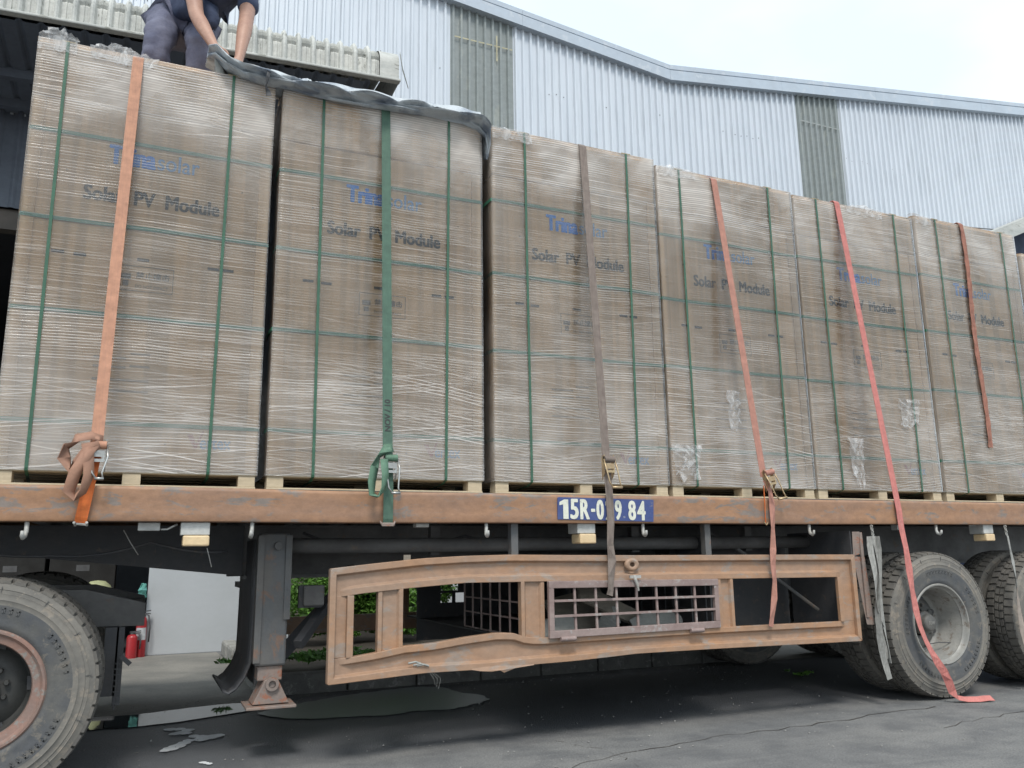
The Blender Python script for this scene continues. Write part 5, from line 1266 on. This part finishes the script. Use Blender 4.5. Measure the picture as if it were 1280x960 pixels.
shR = Vector((.98,.58,4.98)); elR = Vector((.96,.42,4.66)); haR = Vector((.915,.24,4.25))
kL = Vector((.43,.66,4.53)); fL = Vector((.36,.86,4.06)); tL = Vector((.36,.70,4.0))
kR = Vector((.70,.60,4.50)); fR = Vector((.68,.80,4.06)); tR = Vector((.70,.63,4.0))
V = []; E_ = []
def add(p, r_): V.append((p[0], p[1], p[2], r_)); return len(V)-1
def chain(start, pts):
    pr = start
    for p, r_ in pts:
        i = add(p, r_); E_.append((pr, i)); pr = i
    return pr
h0 = add(hip, (.15,.12)); c0 = chain(h0, [((hip+chest)/2,(.135,.10)),(chest,(.15,.10))]); n0 = chain(c0, [(neck,.055),(neck.lerp(head,.6),.055)])
chain(n0, [(head,(.085,.08)),(head+Vector((.02,-.08,-.02)),(.08,.085)),(head+Vector((.03,-.15,-.03)),(.06,.07))])
def hand(i0, wrist, d, side):
    d = Vector(d).normalized(); sv = d.cross(Vector((0,1,.4))).normalized()*side; nn = d.cross(sv)
    pm = chain(i0, [(wrist+d*.035,(.030,.018)),(wrist+d*.075,(.036,.015))])
    for k, L_ in enumerate((.060,.070,.066,.050)):
        b0 = wrist+d*.088+sv*(.028-.019*k); q = b0+d*L_*.45-nn*.006; q2 = q+d*L_*.30-nn*L_*.35; q3 = q2-nn*L_*.35+d*.004
        chain(pm, [(b0,.0095),(q,.009),(q2,.0085),(q3,.0075)])
    t0 = wrist+d*.035+sv*.034; chain(i0+1, [(t0,.012),(t0+sv*.02+d*.02-nn*.012,.010),(t0+sv*.02+d*.045-nn*.026,.0085)])
for sh_, el, ha, sd_ in ((shL,elL,haL,1),(shR,elR,haR,-1)):
    a_ = chain(c0, [(chest.lerp(sh_,.6),.07),(sh_,.066),(sh_.lerp(el,.55),.057),(el,.051),(el.lerp(ha,.3),.052),(el.lerp(ha,.75),.038),(ha,.029)])
    hand(a_, ha, (ha-el), sd_)
for hp, kk, ff, tt in ((hip+Vector((-.10,-.02,-.06)),kL,fL,tL),(hip+Vector((.10,-.04,-.06)),kR,fR,tR)):
    chain(h0, [(hp,.10),(hp.lerp(kk,.5),.07),(kk,.05),(kk.lerp(ff,.4),.045),(ff,.035),(tt,(.045,.03))])
skinned('body', V, E_, M['skin'], pe, 2)
# shirt: torso and short sleeves
V = []; E_ = []
s0 = add(hip+Vector((0,0,.02)), (.20,.155)); s1 = chain(s0, [((hip+chest)/2+Vector((0,0,-.035)),(.175,.15)),(chest+Vector((0,0,-.03)),(.185,.145)),]); chain(s1, [(neck+Vector((0,.03,0)),(.085,.08))])
for sh_, el in ((shL,elL),(shR,elR)): chain(s1, [(chest.lerp(sh_,.7),.095),(sh_,.088),(sh_.lerp(el,.35),.080),(sh_.lerp(el,.66),.082)])
# hanging front of the shirt
chain(1, [((.70,.62,4.80),(.11,.08)),((.745,.60,4.70),(.055,.05)),((.75,.60,4.66),(.03,.03))])
o = skinned('shirt', V, E_, M['shirt'], pe, 3)
V = []; E_ = []
t0 = add(hip+Vector((0,.02,-.03)), (.19,.15))
for hp, kk, ff in ((hip+Vector((-.11,-.02,-.08)),kL,fL),(hip+Vector((.11,-.04,-.08)),kR,fR)):
    chain(t0, [(hp,.135),(hp.lerp(kk,.5),.118),(kk+Vector((0,.01,.02)),.100),(kk.lerp(ff,.30),.092),(kk.lerp(ff,.6),.088),(kk.lerp(ff,.92),.072)])
o2 = skinned('trousers', V, E_, M['trouser'], pe, 3)
for ob, am, fr in ((o, .016, 7), (o2, .020, 9)):
    for v in ob.data.vertices:
        c_ = v.co; q = mnoise.noise(Vector((c_.x*fr*.9+c_.z*5, c_.y*fr*.9, c_.z*fr*1.05-c_.x*4)))+.5*mnoise.noise(Vector((c_.x*fr*2, c_.y*fr*2, c_.z*fr*2.6))); v.co += v.normal*q*am
V = []; E_ = []
h1 = add(head+Vector((0,.02,.03)), .09); chain(h1, [(head+Vector((.02,-.06,.035)),.085),(head+Vector((.03,-.11,.04)),.06)]); skinned('hair', V, E_, M['hair'], pe, 2)
m = MB()   # face: nose, mouth, ears, eyes on the lower (forward) side
hd_ = head+Vector((.03,-.12,-.06))
m.tube([hd_+Vector((0,-.02,.0)),hd_+Vector((0,-.045,-.02))],[.010,.014],8); m.build('nose', M['skin'], None); o = bpy.data.objects['nose']; o.parent = pe; o.location = -pe.location
for sx in (-.035,.035):
    m = MB(); m.lathe([(.001,.012),(.009,.008),(.012,0),(.009,-.008),(.001,-.012)], (0,0,0), 'z', 10); o = m.build('eye', M['extlabel'], pe); o.location = head+Vector((.03+sx,-.205,-.02))-pe.location
for sx in (-.085,.085):
    m = MB(); m.lathe([(.001,.006),(.02,.004),(.026,0),(.02,-.004)], (0,0,0), 'x', 12); o = m.build('ear', M['skin'], pe); o.location = head+Vector((.02+sx,-.06,-.01))-pe.location
m = MB(); m.box(-.022,.022,-.004,.004,-.004,.004); o = m.build('mouth', M['inkred'], pe, bevel=.003); o.location = head+Vector((.03,-.19,-.085))-pe.location
for tt in (tL, tR):
    m = MB(); m.box(-.05,.05,-.14,.10,-.035,.045); o = m.build('shoe', M['black'], pe, bevel=.025, segs=3); o.location = tt+Vector((0,.06,.012))-pe.location
